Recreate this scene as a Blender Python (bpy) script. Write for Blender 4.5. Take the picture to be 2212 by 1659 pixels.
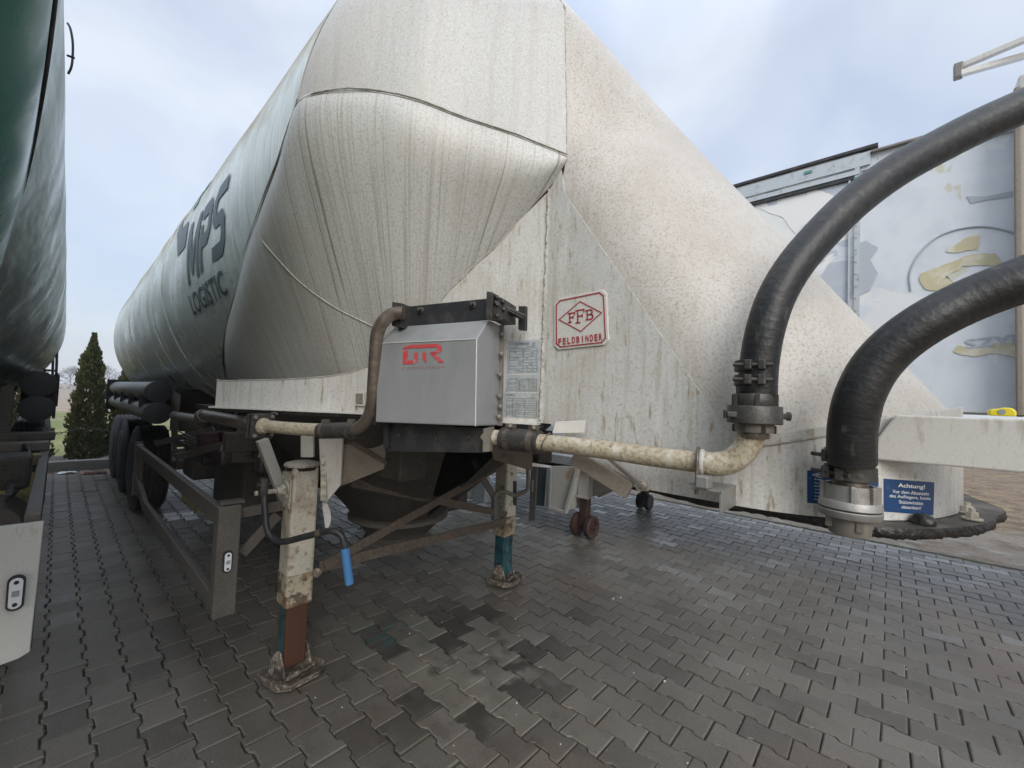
import bpy, bmesh, math, random
import numpy as np
from mathutils import Vector, Matrix
from mathutils.bvhtree import BVHTree
random.seed(7); np.random.seed(7)
for o in list(bpy.data.objects): bpy.data.objects.remove(o)
SC = bpy.context.scene; C = SC.collection
R = math.radians
# ------------------------------------------------------------------ camera
PITCH, ROLL, YAW, CH = R(2.267), R(2.275), R(47.553), 1.518
FW = Vector((math.sin(YAW)*math.cos(PITCH), math.cos(YAW)*math.cos(PITCH), math.sin(PITCH)))
RT = Vector((math.cos(YAW), -math.sin(YAW), 0)); UP = RT.cross(FW)
RT2 = RT*math.cos(ROLL)+UP*math.sin(ROLL); UP2 = UP*math.cos(ROLL)-RT*math.sin(ROLL)
CAM = Vector((0, 0, CH))
cd = bpy.data.cameras.new('camera'); co = bpy.data.objects.new('camera', cd); C.objects.link(co)
cd.sensor_width = 36; cd.lens = 36*1636.2/4032; cd.clip_start = .02; cd.clip_end = 3000
co.matrix_world = Matrix((( RT2.x, UP2.x, -FW.x, 0), (RT2.y, UP2.y, -FW.y, 0), (RT2.z, UP2.z, -FW.z, CH), (0, 0, 0, 1)))
SC.camera = co
# ------------------------------------------------------------------ world: overcast sky
W = bpy.data.worlds.new('World'); SC.world = W; W.use_nodes = True
nt = W.node_tree; nt.nodes.clear()
def N(t, ty, **k):
    n = t.nodes.new(ty)
    for a, v in k.items(): setattr(n, a, v)
    return n
out = N(nt, 'ShaderNodeOutputWorld')
sky = N(nt, 'ShaderNodeTexSky', sky_type='NISHITA', sun_disc=False)
SUN_EL, SUN_AZ = R(33), R(217)          # azimuth from +Y clockwise (towards +X)
sky.sun_elevation = SUN_EL; sky.sun_rotation = SUN_AZ; sky.air_density = 1.2; sky.dust_density = 3
bsky = N(nt, 'ShaderNodeBackground'); bsky.inputs[1].default_value = .05
nt.links.new(sky.outputs[0], bsky.inputs[0])
tc = N(nt, 'ShaderNodeTexCoord')
mp = N(nt, 'ShaderNodeMapping'); mp.inputs['Scale'].default_value = (1, 1, 1.35)
nt.links.new(tc.outputs['Generated'], mp.inputs[0])
n1 = N(nt, 'ShaderNodeTexNoise'); n1.inputs['Scale'].default_value = 2.6; n1.inputs['Detail'].default_value = 5; n1.inputs['Roughness'].default_value = .48; n1.inputs['Distortion'].default_value = .4
nt.links.new(mp.outputs[0], n1.inputs[0])
cr = N(nt, 'ShaderNodeValToRGB')
cr.color_ramp.elements[0].position = .36; cr.color_ramp.elements[0].color = (.505, .57, .70, 1)
cr.color_ramp.elements[1].position = .66; cr.color_ramp.elements[1].color = (.745, .79, .85, 1)
nt.links.new(n1.outputs[0], cr.inputs[0])
sep = N(nt, 'ShaderNodeSeparateXYZ'); nt.links.new(tc.outputs['Generated'], sep.inputs[0])
mr = N(nt, 'ShaderNodeMapRange'); mr.inputs[1].default_value = .62; mr.inputs[2].default_value = 1.0; mr.inputs[3].default_value = .90; mr.inputs[4].default_value = 1.9
nt.links.new(sep.outputs[2], mr.inputs[0])
bc = N(nt, 'ShaderNodeBackground'); nt.links.new(cr.outputs[0], bc.inputs[0]); nt.links.new(mr.outputs[0], bc.inputs[1])
ad = N(nt, 'ShaderNodeAddShader'); nt.links.new(bsky.outputs[0], ad.inputs[0]); nt.links.new(bc.outputs[0], ad.inputs[1])
nt.links.new(ad.outputs[0], out.inputs[0])
sl = bpy.data.lights.new('sun', 'SUN'); sl.energy = 1.75; sl.angle = R(36); sl.color = (1, .985, .96)
so = bpy.data.objects.new('sun', sl); C.objects.link(so)
sd = Vector((math.sin(SUN_AZ)*math.cos(SUN_EL), math.cos(SUN_AZ)*math.cos(SUN_EL), math.sin(SUN_EL)))
so.rotation_euler = sd.to_track_quat('Z', 'Y').to_euler(); so.location = (-4, -6, 9)
SC.render.engine = 'CYCLES'
vs = SC.view_settings; vs.view_transform = 'Standard'; vs.look = 'None'; vs.gamma = 1; vs.exposure = 0.12
# ------------------------------------------------------------------ helpers
FD = 1636.2/4032*2212
def ray(x, y): return FW+RT2*((x-1106)/FD)-UP2*((y-829.5)/FD)
def at(x, y, d): return CAM+ray(x, y)*d
def on(ax, x, y, v):
    r = ray(x, y); return CAM+r*((v-CAM[ax])/r[ax])
def V(*a): return Vector(a)
def bspl(pts, n=24):
    """Catmull-Rom through pts, n samples"""
    P = [Vector(p) for p in pts]; m = len(P)-1
    if m == 1: return [P[0].lerp(P[1], i/(n-1)) for i in range(n)]
    r = []
    for i in range(n):
        t = i/(n-1)*m; k = min(int(t), m-1); u = t-k
        p1, p2 = P[k], P[k+1]; p0 = P[k-1] if k else p1*2-p2; p3 = P[k+2] if k+2 <= m else p2*2-p1
        r.append(.5*((2*p1)+(p2-p0)*u+(2*p0-5*p1+4*p2-p3)*u*u+(3*p1-p0-3*p2+p3)*u**3))
    return r
class MB:
    def __init__(s): s.v = []; s.f = []; s.uv = {}
    def add(s, vs_, fs):
        b = len(s.v); s.v += [Vector(v) for v in vs_]; s.f += [tuple(i+b for i in f) for f in fs]; return s
    def box(s, c, sz, M=None, bev=0):
        hx, hy, hz = sz[0]/2, sz[1]/2, sz[2]/2
        c = Vector(c)
        if bev:
            b = min(bev, hx*.45, hy*.45, hz*.45); pts = []; 
            bm = bmesh.new(); bmesh.ops.create_cube(bm, size=1)
            for v in bm.verts: v.co = V(v.co.x*hx*2, v.co.y*hy*2, v.co.z*hz*2)
            bmesh.ops.bevel(bm, geom=bm.edges[:], offset=b, segments=2, affect='EDGES', profile=.5)
            bm.verts.index_update()
            p = [v.co.copy() for v in bm.verts]; f = [[v.index for v in q.verts] for q in bm.faces]; bm.free()
        else:
            p = [V(x, y, z) for z in (-hz, hz) for y in (-hy, hy) for x in (-hx, hx)]
            f = [(0, 2, 3, 1), (4, 5, 7, 6), (0, 1, 5, 4), (2, 6, 7, 3), (0, 4, 6, 2), (1, 3, 7, 5)]
        if M: p = [M @ q for q in p]
        return s.add([q+c for q in p], f)
    def tube(s, pts, r, n=14, cap=True, sm=0):
        P = bspl(pts, sm) if sm else [Vector(p) for p in pts]
        rr = r if callable(r) else (lambda t: r)
        T = []
        for i in range(len(P)):
            a = P[max(i-1, 0)]; b = P[min(i+1, len(P)-1)]; T.append((b-a).normalized())
        x = T[0].orthogonal().normalized(); vs_ = []
        for i, p in enumerate(P):
            x = (x-T[i]*x.dot(T[i])).normalized(); y = T[i].cross(x); q = rr(i/(len(P)-1))
            vs_ += [p+(x*math.cos(2*math.pi*k/n)+y*math.sin(2*math.pi*k/n))*q for k in range(n)]
        fs = [(i*n+k, i*n+(k+1) % n, (i+1)*n+(k+1) % n, (i+1)*n+k) for i in range(len(P)-1) for k in range(n)]
        if cap: fs += [tuple(range(n))[::-1], tuple((len(P)-1)*n+k for k in range(n))]
        return s.add(vs_, fs)
    def bar(s, a, b, w, h, up=(0, 0, 1), bev=0):
        a = Vector(a); b = Vector(b); d = (b-a); L = d.length; d.normalize(); u = Vector(up); x = d.cross(u).normalized(); u = x.cross(d)
        M = Matrix((( x.x, d.x, u.x), (x.y, d.y, u.y), (x.z, d.z, u.z)))
        return s.box((a+b)/2, (w, L, h), M, bev)
    def lathe(s, c, ax, prof, n=32, cap=True):
        """prof: (distance along ax, radius)"""
        ax = Vector(ax).normalized(); x = ax.orthogonal().normalized(); y = ax.cross(x); c = Vector(c); vs_ = []
        for t, r in prof: vs_ += [c+ax*t+(x*math.cos(2*math.pi*k/n)+y*math.sin(2*math.pi*k/n))*r for k in range(n)]
        m = len(prof)
        fs = [(i*n+k, i*n+(k+1) % n, (i+1)*n+(k+1) % n, (i+1)*n+k) for i in range(m-1) for k in range(n)]
        if cap: fs += [tuple(range(n))[::-1], tuple((m-1)*n+k for k in range(n))]
        return s.add(vs_, fs)
    def grid(s, rows, uv=None):
        """rows of equal length; uv optional function (i, j)"""
        m, n = len(rows), len(rows[0]); b = len(s.v)
        s.v += [Vector(p) for r in rows for p in r]
        # metric uv
        us = [[0]*n for _ in range(m)]; vv = [[0]*n for _ in range(m)]
        mid = rows[m//4]; acc = [0]
        for j in range(1, n): acc.append(acc[-1]+(Vector(mid[j])-Vector(mid[j-1])).length)
        for j in range(n):
            a = 0
            for i in range(m):
                if i: a += (Vector(rows[i][j])-Vector(rows[i-1][j])).length
                s.uv[b+i*n+j] = (acc[j], a)
        s.f += [(b+i*n+j, b+i*n+j+1, b+(i+1)*n+j+1, b+(i+1)*n+j) for i in range(m-1) for j in range(n-1)]
        return s
    def prism(s, poly, d):
        """poly: 3D outline, extruded by vector d"""
        n = len(poly); d = Vector(d)
        return s.add([Vector(p) for p in poly]+[Vector(p)+d for p in poly], [tuple(range(n))[::-1], tuple(range(n, 2*n))]+[(k, (k+1) % n, n+(k+1) % n, n+k) for k in range(n)])
    def bvh(s): return BVHTree.FromPolygons([tuple(v) for v in s.v], s.f)
    def build(s, name, mat, root=None, smooth=None, bevel=0, solid=0, fix=True):
        O = ORI.get(root.name, V(0, 0, 0)) if root else V(0, 0, 0)
        me = bpy.data.meshes.new(name); me.from_pydata([tuple(v-O) for v in s.v], [], s.f)
        if s.uv:
            ul = me.uv_layers.new(name='UVMap')
            for l in me.loops: ul.data[l.index].uv = s.uv.get(l.vertex_index, (0, 0))
        if fix:
            bm = bmesh.new(); bm.from_mesh(me); bmesh.ops.recalc_face_normals(bm, faces=bm.faces[:]); bm.to_mesh(me); bm.free()
        me.materials.append(mat)
        ob = bpy.data.objects.new(name, me); C.objects.link(ob)
        if root: ob.parent = root
        ORI[ob.name] = O
        if solid:
            m = ob.modifiers.new('s', 'SOLIDIFY'); m.thickness = solid; m.offset = 0
            m = ob.modifiers.new('e', 'EDGE_SPLIT'); m.split_angle = R(32)
        if bevel:
            m = ob.modifiers.new('b', 'BEVEL'); m.width = bevel; m.segments = 2; m.limit_method = 'ANGLE'; m.angle_limit = R(40)
        if smooth is not None:
            me.shade_smooth() if smooth >= 180 else sm_angle(me, smooth)
        return ob
ORI = {}
def sm_angle(me, deg):
    me.shade_smooth()
    try: me.set_sharp_from_angle(angle=R(deg))
    except Exception: pass
def root(name, loc, label, cat, group=None):
    o = bpy.data.objects.new(name, None); C.objects.link(o); o.location = loc; o.empty_display_size = .1
    ORI[o.name] = Vector(loc); tag(o, label, cat, group); return o
def tag(o, label=None, cat=None, group=None, kind=None):
    if label: o['label'] = label
    if cat: o['category'] = cat
    if group: o['group'] = group
    if kind: o['kind'] = kind
    return o
# ------------------------------------------------------------------ materials
def mix(t, f, a, b, ty='MIX'):
    n = N(t, 'ShaderNodeMix', data_type='RGBA', blend_type=ty)
    def s(i, v):
        if hasattr(v, 'is_output'): t.links.new(v, n.inputs[i])
        else: n.inputs[i].default_value = v
    s(0, f); s(6, a); s(7, b); return n.outputs[2]
def noise(t, co_, sc, det=3, ro=.55, mp_=None, lo=.4, hi=.6, dist=0):
    if mp_:
        m = N(t, 'ShaderNodeMapping'); m.inputs['Scale'].default_value = mp_; t.links.new(co_, m.inputs[0]); co_ = m.outputs[0]
    n = N(t, 'ShaderNodeTexNoise'); n.inputs['Scale'].default_value = sc; n.inputs['Detail'].default_value = det; n.inputs['Roughness'].default_value = ro; n.inputs['Distortion'].default_value = dist
    t.links.new(co_, n.inputs[0])
    r = N(t, 'ShaderNodeMapRange'); r.inputs[1].default_value = lo; r.inputs[2].default_value = hi; t.links.new(n.outputs[0], r.inputs[0])
    return r.outputs[0]
def mul(t, a, b):
    n = N(t, 'ShaderNodeMath', operation='MULTIPLY')
    for i, v in enumerate((a, b)):
        if hasattr(v, 'is_output'): t.links.new(v, n.inputs[i])
        else: n.inputs[i].default_value = v
    return n.outputs[0]
def mat(name, base, rough=.5, metal=0, layers=(), bump=None, spec=.5, rl=None):
    """layers: (colour, strength, scale, mapscale, lo, hi, coords)"""
    m = bpy.data.materials.new(name); m.use_nodes = True; t = m.node_tree; b = t.nodes['Principled BSDF']
    tc = N(t, 'ShaderNodeTexCoord'); col = (*base, 1)
    for L in layers:
        c_, st, sc, mp_, lo, hi = L[:6]; crd = tc.outputs['UV' if len(L) > 6 and L[6] == 'UV' else 'Object']
        f = noise(t, crd, sc, 4, .6, mp_, lo, hi, L[7] if len(L) > 7 else 0)
        col = mix(t, mul(t, f, st), col, (*c_, 1))
    if hasattr(col, 'is_output'): t.links.new(col, b.inputs['Base Color'])
    else: b.inputs['Base Color'].default_value = col
    b.inputs['Metallic'].default_value = metal; b.inputs['Specular IOR Level'].default_value = spec
    if rl:
        f = noise(t, tc.outputs['Object'], rl[0], 4, .6, None, .35, .65)
        r = N(t, 'ShaderNodeMapRange'); r.inputs[3].default_value = rl[1]; r.inputs[4].default_value = rl[2]; t.links.new(f, r.inputs[0]); t.links.new(r.outputs[0], b.inputs['Roughness'])
    else: b.inputs['Roughness'].default_value = rough
    if bump:
        n = N(t, 'ShaderNodeTexNoise'); n.inputs['Scale'].default_value = bump[0]; n.inputs['Detail'].default_value = 4
        src = tc.outputs['Object']
        if len(bump) > 2:
            mm = N(t, 'ShaderNodeMapping'); mm.inputs['Scale'].default_value = bump[2]; t.links.new(src, mm.inputs[0]); src = mm.outputs[0]
        t.links.new(src, n.inputs[0]); bb = N(t, 'ShaderNodeBump'); bb.inputs['Strength'].default_value = 1; bb.inputs['Distance'].default_value = bump[1]
        t.links.new(n.outputs[0], bb.inputs['Height']); t.links.new(bb.outputs[0], b.inputs['Normal'])
    return m
MT = {}
# dirty white paint of the front shell: speckle + soft blotches + faint runs
MT['shell'] = mat('shell_paint', (.50, .505, .49), .42, layers=(
    ((.29, .26, .22), .6, 150, None, .50, .68), ((.66, .66, .63), .5, 90, None, .55, .7),
    ((.44, .39, .32), .55, 1.6, None, .42, .72), ((.40, .36, .30), .5, 30, (1, 1, .06), .52, .75), ((.2, .19, .17), .8, 70, None, .76, .80)), bump=(90, .0003))
MT['hopper'] = mat('hopper_paint', (.55, .555, .535), .40, layers=(
    ((.26, .24, .20), .6, 130, None, .48, .70), ((.29, .26, .20), .55, 1, (95, .9, 1), .50, .66, 'UV', .2),
    ((.16, .14, .10), .7, 1, (52, .55, 1), .60, .66, 'UV', .35), ((.60, .60, .56), .5, 1, (70, 1.6, 1), .56, .70, 'UV'), ((.40, .35, .26), .4, 2.2, None, .45, .7),
    ((.12, .11, .08), .8, 60, None, .76, .79)), bump=(90, .0003))
MT['skirt'] = mat('skirt_paint', (.58, .58, .56), .45, layers=(
    ((.40, .37, .30), .6, 60, (1, 1, .05), .50, .70), ((.76, .75, .72), .5, 26, (1, 1, .08), .55, .7), ((.27, .20, .12), .85, 45, (1, 1, .22), .60, .70),
    ((.40, .34, .24), .55, 3, None, .48, .75), ((.36, .32, .26), .6, 120, None, .5, .7), ((.16, .13, .10), .8, 80, (1, 1, .5), .70, .76)), bump=(90, .0004))
MT['barrel'] = mat('brushed_aluminium', (.78, .86, .83), .3, .18, layers=(
    ((.46, .50, .48), .6, 40, (1, 1, .05), .45, .7), ((.30, .31, .29), .5, 18, (1, 1, .04), .56, .68), ((.50, .46, .40), .5, 160, None, .55, .75)), rl=(2.5, .22, .42), bump=(2.2, .010))
MT['green'] = mat('green_tank_paint', (.010, .125, .090), .28, .0, layers=(
    ((.05, .14, .12), .5, 1.5, None, .45, .75), ((.10, .17, .15), .35, 5, (1, 1, .1), .5, .75), ((.2, .26, .24), .6, 18, (1.2, 6, 1), .66, .71)), rl=(3, .2, .5))
MT['greenalu'] = mat('grey_green_aluminium', (.36, .43, .41), .32, .7, layers=(
    ((.14, .18, .165), .6, 6, (1, .25, .8), .42, .6, 'O', 1.2), ((.5, .5, .46), .5, 9, (1, .3, 1.4), .55, .7, 'O', 1.0)), rl=(3, .25, .45), bump=(2.6, .035, (1, .35, 1)))
MT['weld'] = mat('weld_bead', (.50, .49, .45), .5, layers=(((.3, .26, .2), .6, 60, None, .5, .65),), bump=(260, .004))
MT['weld_dark'] = mat('seam_dirt', (.25, .23, .19), .6, layers=(((.5, .48, .43), .7, 60, None, .45, .6),))
MT['steelgrey'] = mat('grey_coated_steel', (.31, .32, .325), .36, .3, layers=(
    ((.38, .39, .40), .55, 9, (1, 1, .25), .45, .7), ((.17, .175, .18), .5, 5, (1, 1, .5), .5, .75), ((.36, .34, .30), .4, 150, None, .55, .75)), rl=(6, .28, .48))
MT['steeledge'] = mat('bright_edge', (.62, .62, .6), .4, .3)
MT['dustmetal'] = mat('dusty_metal', (.19, .175, .155), .55, .25, layers=(((.27, .24, .20), .6, 14, None, .45, .65), ((.38, .22, .10), .7, 9, None, .66, .74)))
MT['black'] = mat('black_steel', (.022, .023, .026), .5, .1, layers=(((.10, .09, .08), .6, 14, None, .5, .75),), bump=(200, .0008))
MT['tyre'] = mat('tyre_rubber', (.022, .022, .023), .62, layers=(((.07, .065, .06), .6, 6, None, .45, .7),))
MT['rubber'] = mat('hose_rubber', (.012, .0125, .013), .46, layers=(((.045, .045, .042), .5, 6, None, .52, .75), ((.12, .115, .10), .55, 40, (1, 1, .35), .62, .76)), bump=(60, .002))
MT['castblack'] = mat('dark_cast_metal', (.055, .052, .048), .48, .35, layers=(((.13, .12, .10), .6, 30, None, .5, .7),), bump=(120, .001))
MT['alu'] = mat('cast_aluminium', (.31, .305, .29), .48, .5, layers=(((.24, .22, .19), .65, 22, None, .48, .66),), bump=(80, .001))
MT['pipe'] = mat('dirty_cream_pipe', (.44, .39, .29), .5, layers=(((.24, .18, .10), .7, 90, None, .48, .60), ((.62, .60, .53), .6, 30, None, .52, .66), ((.13, .09, .06), .85, 22, None, .66, .72), ((.2, .15, .1), .5, 6, None, .5, .8)), bump=(160, .0015))
MT['pipedark'] = mat('brown_steel_pipe', (.13, .105, .085), .38, .45, layers=(((.26, .22, .18), .6, 25, None, .48, .66),))
MT['leg'] = mat('peeling_cream_paint', (.55, .52, .43), .5, layers=(((.42, .37, .27), .55, 90, None, .48, .62), ((.10, .06, .035), .9, 16, None, .59, .64), ((.20, .12, .06), .8, 5, None, .56, .70), ((.66, .64, .57), .5, 8, None, .5, .7), ((.08, .06, .045), .85, 130, None, .66, .71), ((.24, .15, .07), .7, 34, None, .60, .66)), bump=(110, .002))
MT['legdirty'] = mat('rusty_leg_end', (.44, .39, .29), .6, layers=(((.075, .05, .035), .9, 14, None, .50, .57), ((.20, .14, .09), .8, 40, None, .54, .62), ((.20, .11, .05), .7, 8, None, .5, .65)), bump=(80, .004))
MT['legbrown'] = mat('rust_brown_tube', (.072, .031, .016), .55, layers=(((.09, .035, .015), .6, 20, (1, 1, .1), .45, .7),))
MT['legteal'] = mat('teal_grease', (.022, .085, .10), .35, layers=(((.01, .02, .03), .9, 14, None, .52, .60), ((.20, .32, .31), .6, 40, (1, 1, .3), .55, .68)))
MT['foot'] = mat('chipped_foot_steel', (.20, .165, .13), .5, .2, layers=(((.58, .52, .43), .8, 45, None, .53, .60), ((.04, .035, .03), .8, 12, None, .5, .62)), bump=(90, .004))
MT['frame'] = mat('grey_frame_steel', (.115, .105, .092), .55, .1, layers=(((.07, .062, .05), .6, 6, None, .45, .7), ((.20, .185, .16), .5, 100, None, .5, .7)), bump=(200, .0008))
MT['framebeige'] = mat('beige_frame_paint', (.22, .195, .16), .6, layers=(((.15, .12, .09), .6, 120, None, .48, .64), ((.16, .11, .07), .7, 7, None, .58, .72)))
MT['rustbar'] = mat('rusty_bar', (.105, .085, .066), .7, layers=(((.055, .045, .038), .8, 60, None, .48, .56), ((.13, .08, .055), .6, 8, None, .5, .7)), bump=(120, .002))
MT['white'] = mat('off_white_paint', (.60, .59, .55), .45, layers=(((.34, .30, .24), .6, 50, (1, 1, .2), .58, .72), ((.46, .44, .40), .5, 180, None, .5, .7)))
MT['grease'] = mat('black_grease', (.012, .011, .010), .38, layers=(((.08, .07, .06), .6, 26, None, .58, .70),), bump=(60, .006))
MT['plategrey'] = mat('greasy_plate', (.055, .048, .040), .5, .2, layers=(((.26, .23, .19), .6, 12, None, .45, .7),), bump=(70, .003))
MT['red'] = mat('red_paint', (.36, .035, .045), .5)
MT['redfade'] = mat('faded_red_ink', (.30, .15, .16), .5)
MT['redbright'] = mat('bright_red_logo', (.50, .06, .07), .5, layers=(((.34, .25, .25), .8, 60, None, .55, .66),))
MT['ink'] = mat('slate_logo', (.055, .10, .125), .4, .2)
MT['inkgreen'] = mat('teal_logo', (.10, .26, .25), .4, .2)
MT['label'] = mat('grey_data_plate', (.36, .40, .42), .45, layers=(((.30, .26, .17), .7, 14, (1, 1, .3), .54, .70), ((.25, .28, .29), .5, 60, None, .5, .65)))
MT['labelink'] = mat('data_plate_ink', (.13, .14, .14), .6)
MT['blue'] = mat('blue_sign', (.012, .055, .155), .35, layers=(((.10, .12, .14), .5, 60, None, .60, .72),))
MT['signwhite'] = mat('sign_white', (.74, .75, .74), .5)
MT['bluegrip'] = mat('blue_rubber_grip', (.055, .19, .42), .5, layers=(((.12, .15, .2), .7, 30, None, .6, .7),))
MT['lens'] = mat('clear_lens', (.78, .80, .82), .2)
MT['lensdark'] = mat('lens_detail', (.30, .32, .33), .4)
MT['redbox'] = mat('dull_red_plastic', (.030, .009, .012), .6, layers=(((.05, .03, .03), .7, 8, None, .4, .6),))
MT['yellow'] = mat('yellow_plastic', (.80, .66, .03), .4)
MT['yellowdull'] = mat('dull_yellow_paint', (.32, .28, .12), .6, layers=(((.10, .09, .05), .7, 10, None, .45, .6),))
MT['panel'] = mat('peeling_panel', (.58, .62, .68), .45, layers=(((.40, .44, .50), .8, 1.15, None, .50, .51, 'O', .7), ((.76, .77, .75), .9, 1.3, None, .53, .54, 'O', .9), ((.56, .62, .69), .5, 9, None, .5, .7)))
MT['panelwhite'] = mat('chalky_white_panel', (.62, .66, .71), .5, layers=(((.50, .54, .60), .6, 6, None, .45, .7), ((.70, .71, .70), .7, 1.6, None, .56, .58, 'O', .8), ((.52, .52, .40), .8, 2.2, None, .63, .65, 'O', .6)))
MT['railalu'] = mat('aluminium_rail', (.50, .53, .54), .35, .5, layers=(((.25, .25, .24), .6, 20, None, .55, .7),))
MT['ochre'] = mat('ochre_residue', (.50, .46, .30), .6, layers=(((.66, .66, .58), .7, 9, None, .45, .6),))
MT['greyline'] = mat('grey_residue', (.40, .44, .49), .6)
MT['rustwhite'] = mat('rust_streaked_white', (.44, .44, .41), .5, layers=(((.30, .17, .07), .85, 5, (1, 1, .6), .54, .68),))
MT['redprimer'] = mat('red_primer', (.060, .030, .025), .6, layers=(((.04, .03, .026), .6, 12, None, .45, .65),))
MT['cap'] = mat('black_plastic_cap', (.018, .02, .026), .45)
MT['tubegrey'] = mat('grey_plastic_tube', (.11, .115, .125), .38)
MT['glass'] = mat('dirty_glass', (.06, .08, .09), .15)
MT['bark'] = mat('bark', (.11, .09, .075), .8)
MT['farbark'] = mat('pale_bark', (.20, .19, .19), .9)
MT['kerb'] = mat('kerb_concrete', (.22, .21, .195), .7, layers=(((.12, .12, .11), .6, 9, None, .45, .7),), bump=(60, .003))
MT['soil'] = mat('soil_bed', (.075, .065, .05), .9, layers=(((.16, .13, .09), .7, 5, None, .5, .65),), bump=(20, .05))
MT['sand'] = mat('sandy_verge', (.30, .25, .195), .9, layers=(((.15, .105, .07), .7, 2.2, (1, .8, 1), .48, .62), ((.44, .42, .37), .6, 3, None, .56, .66), ((.12, .09, .06), .7, 24, None, .57, .66)), bump=(14, .05))
MT['ploughed'] = mat('ploughed_earth', (.215, .15, .095), .95, layers=(((.10, .07, .045), .8, 5, (1, .7, 1), .47, .58), ((.33, .26, .19), .6, 14, None, .54, .66), ((.27, .23, .10), .6, 1.1, None, .55, .66)), bump=(5, .15))
MT['grass'] = mat('winter_grass', (.17, .19, .06), .9, layers=(((.30, .27, .13), .7, .6, (1, .4, 1), .45, .6), ((.11, .14, .04), .6, 7, None, .5, .7)), bump=(30, .05))
MT['stubble'] = mat('pale_stubble', (.33, .26, .20), .95, layers=(((.20, .15, .11), .7, .35, (1, 3, 1), .48, .6),))
MT['paper'] = mat('white_paper', (.7, .74, .74), .6); MT['redrag'] = mat('dull_red_rag', (.14, .04, .03), .8)
MT['crumb'] = mat('white_crumb', (.72, .72, .70), .6)
MT['orange'] = mat('faded_orange_print', (.40, .17, .09), .6); MT['tan'] = mat('tan_hose_stripe', (.26, .20, .155), .6)
MT['nose'] = mat('nose_paint', (.53, .51, .468), .45, layers=(
    ((.30, .245, .19), .75, 130, None, .49, .66), ((.62, .60, .56), .45, 120, None, .55, .7), ((.60, .59, .56), .6, 1.1, None, .44, .66),
    ((.38, .335, .28), .65, 1.5, None, .42, .66), ((.38, .33, .25), .45, 40, (1, 1, .05), .50, .72)), bump=(90, .0004))
MT['grime_shade'] = mat('under_tank_grime_shade', (.050, .046, .040), .7, layers=(((.085, .072, .058), .6, 7, None, .45, .7), ((.03, .027, .024), .7, 40, None, .5, .62)), bump=(40, .002))  # grime, darkened further so the colour carries the shade under the tank

# road dust settled on everything on the barrel that faces up
def dust(mname, col, lo, hi):
    m = MT[mname]; t = m.node_tree; b = t.nodes['Principled BSDF']
    g = N(t, 'ShaderNodeNewGeometry'); sx = N(t, 'ShaderNodeSeparateXYZ'); t.links.new(g.outputs['Normal'], sx.inputs[0])
    nz = N(t, 'ShaderNodeTexNoise'); nz.inputs['Scale'].default_value = 5; nz.inputs['Detail'].default_value = 8; nz.inputs['Roughness'].default_value = .75
    t.links.new([n for n in t.nodes if n.type == 'TEX_COORD'][0].outputs['Object'], nz.inputs[0])
    ad_ = N(t, 'ShaderNodeMath', operation='MULTIPLY_ADD'); t.links.new(nz.outputs[0], ad_.inputs[0]); ad_.inputs[1].default_value = .35; t.links.new(sx.outputs[2], ad_.inputs[2])
    r = N(t, 'ShaderNodeMapRange'); r.inputs[1].default_value = lo; r.inputs[2].default_value = hi; t.links.new(ad_.outputs[0], r.inputs[0]); f = r.outputs[0]
    src = b.inputs['Base Color'].links[0].from_socket; t.links.new(mix(t, f, src, (*col, 1)), b.inputs['Base Color'])
    q = N(t, 'ShaderNodeMapRange'); q.inputs[3].default_value = b.inputs['Metallic'].default_value; q.inputs[4].default_value = 0; t.links.new(f, q.inputs[0]); t.links.new(q.outputs[0], b.inputs['Metallic'])
    rs = b.inputs['Roughness'].links[0].from_socket; x = N(t, 'ShaderNodeMix', data_type='FLOAT'); t.links.new(f, x.inputs[0]); t.links.new(rs, x.inputs[2]); x.inputs[3].default_value = .65; t.links.new(x.outputs[0], b.inputs['Roughness'])
dust('barrel', (.40, .36, .30), .33, .50)
# ------------------------------------------------------------------ ground
def sheet(name, x0, x1, y0, y1, z, m, nx=1, ny=1):
    b = MB(); xs = np.linspace(x0, x1, nx+1); ys = np.linspace(y0, y1, ny+1)
    b.grid([[V(x, y, z) for x in xs] for y in ys]); o = b.build(name, m, fix=False)
    return tag(o, kind='structure')
sheet('ground', -700, 900, -500, 1100, -.06, MT['ploughed'])
sheet('stubble_field', -500, 400, 33.5, 900, -.052, MT['stubble'])
sheet('grass', -60, 60, 10.9, 33.5, -.044, MT['grass'])
sheet('soil_bed', -30, 30, 10.75, 13.0, -.036, MT['soil'])
# sandy verge with an uneven outer edge
b = MB(); rows = []
for i in range(60):
    y = -16+i*.6; rows.append([V(6.2, y, -.03), V(9.2+.35*math.sin(i*1.7)+.3*math.sin(i*.63), y, -.03)])
b.grid(rows); tag(b.build('verge', MT['sand'], fix=False), kind='structure')
# joint bed under the paving: sand and moss
m = mat('mossy_joint_sand', (.050, .045, .036), .95, layers=(((.055, .068, .014), .9, 3.5, None, .42, .60), ((.11, .095, .07), .6, 28, None, .52, .66), ((.012, .011, .010), .8, 9, None, .52, .62)), bump=(90, .006))
sheet('paving_bed', -4.2, 6.79, -1.6, 10.5, -.0105, m)
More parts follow.
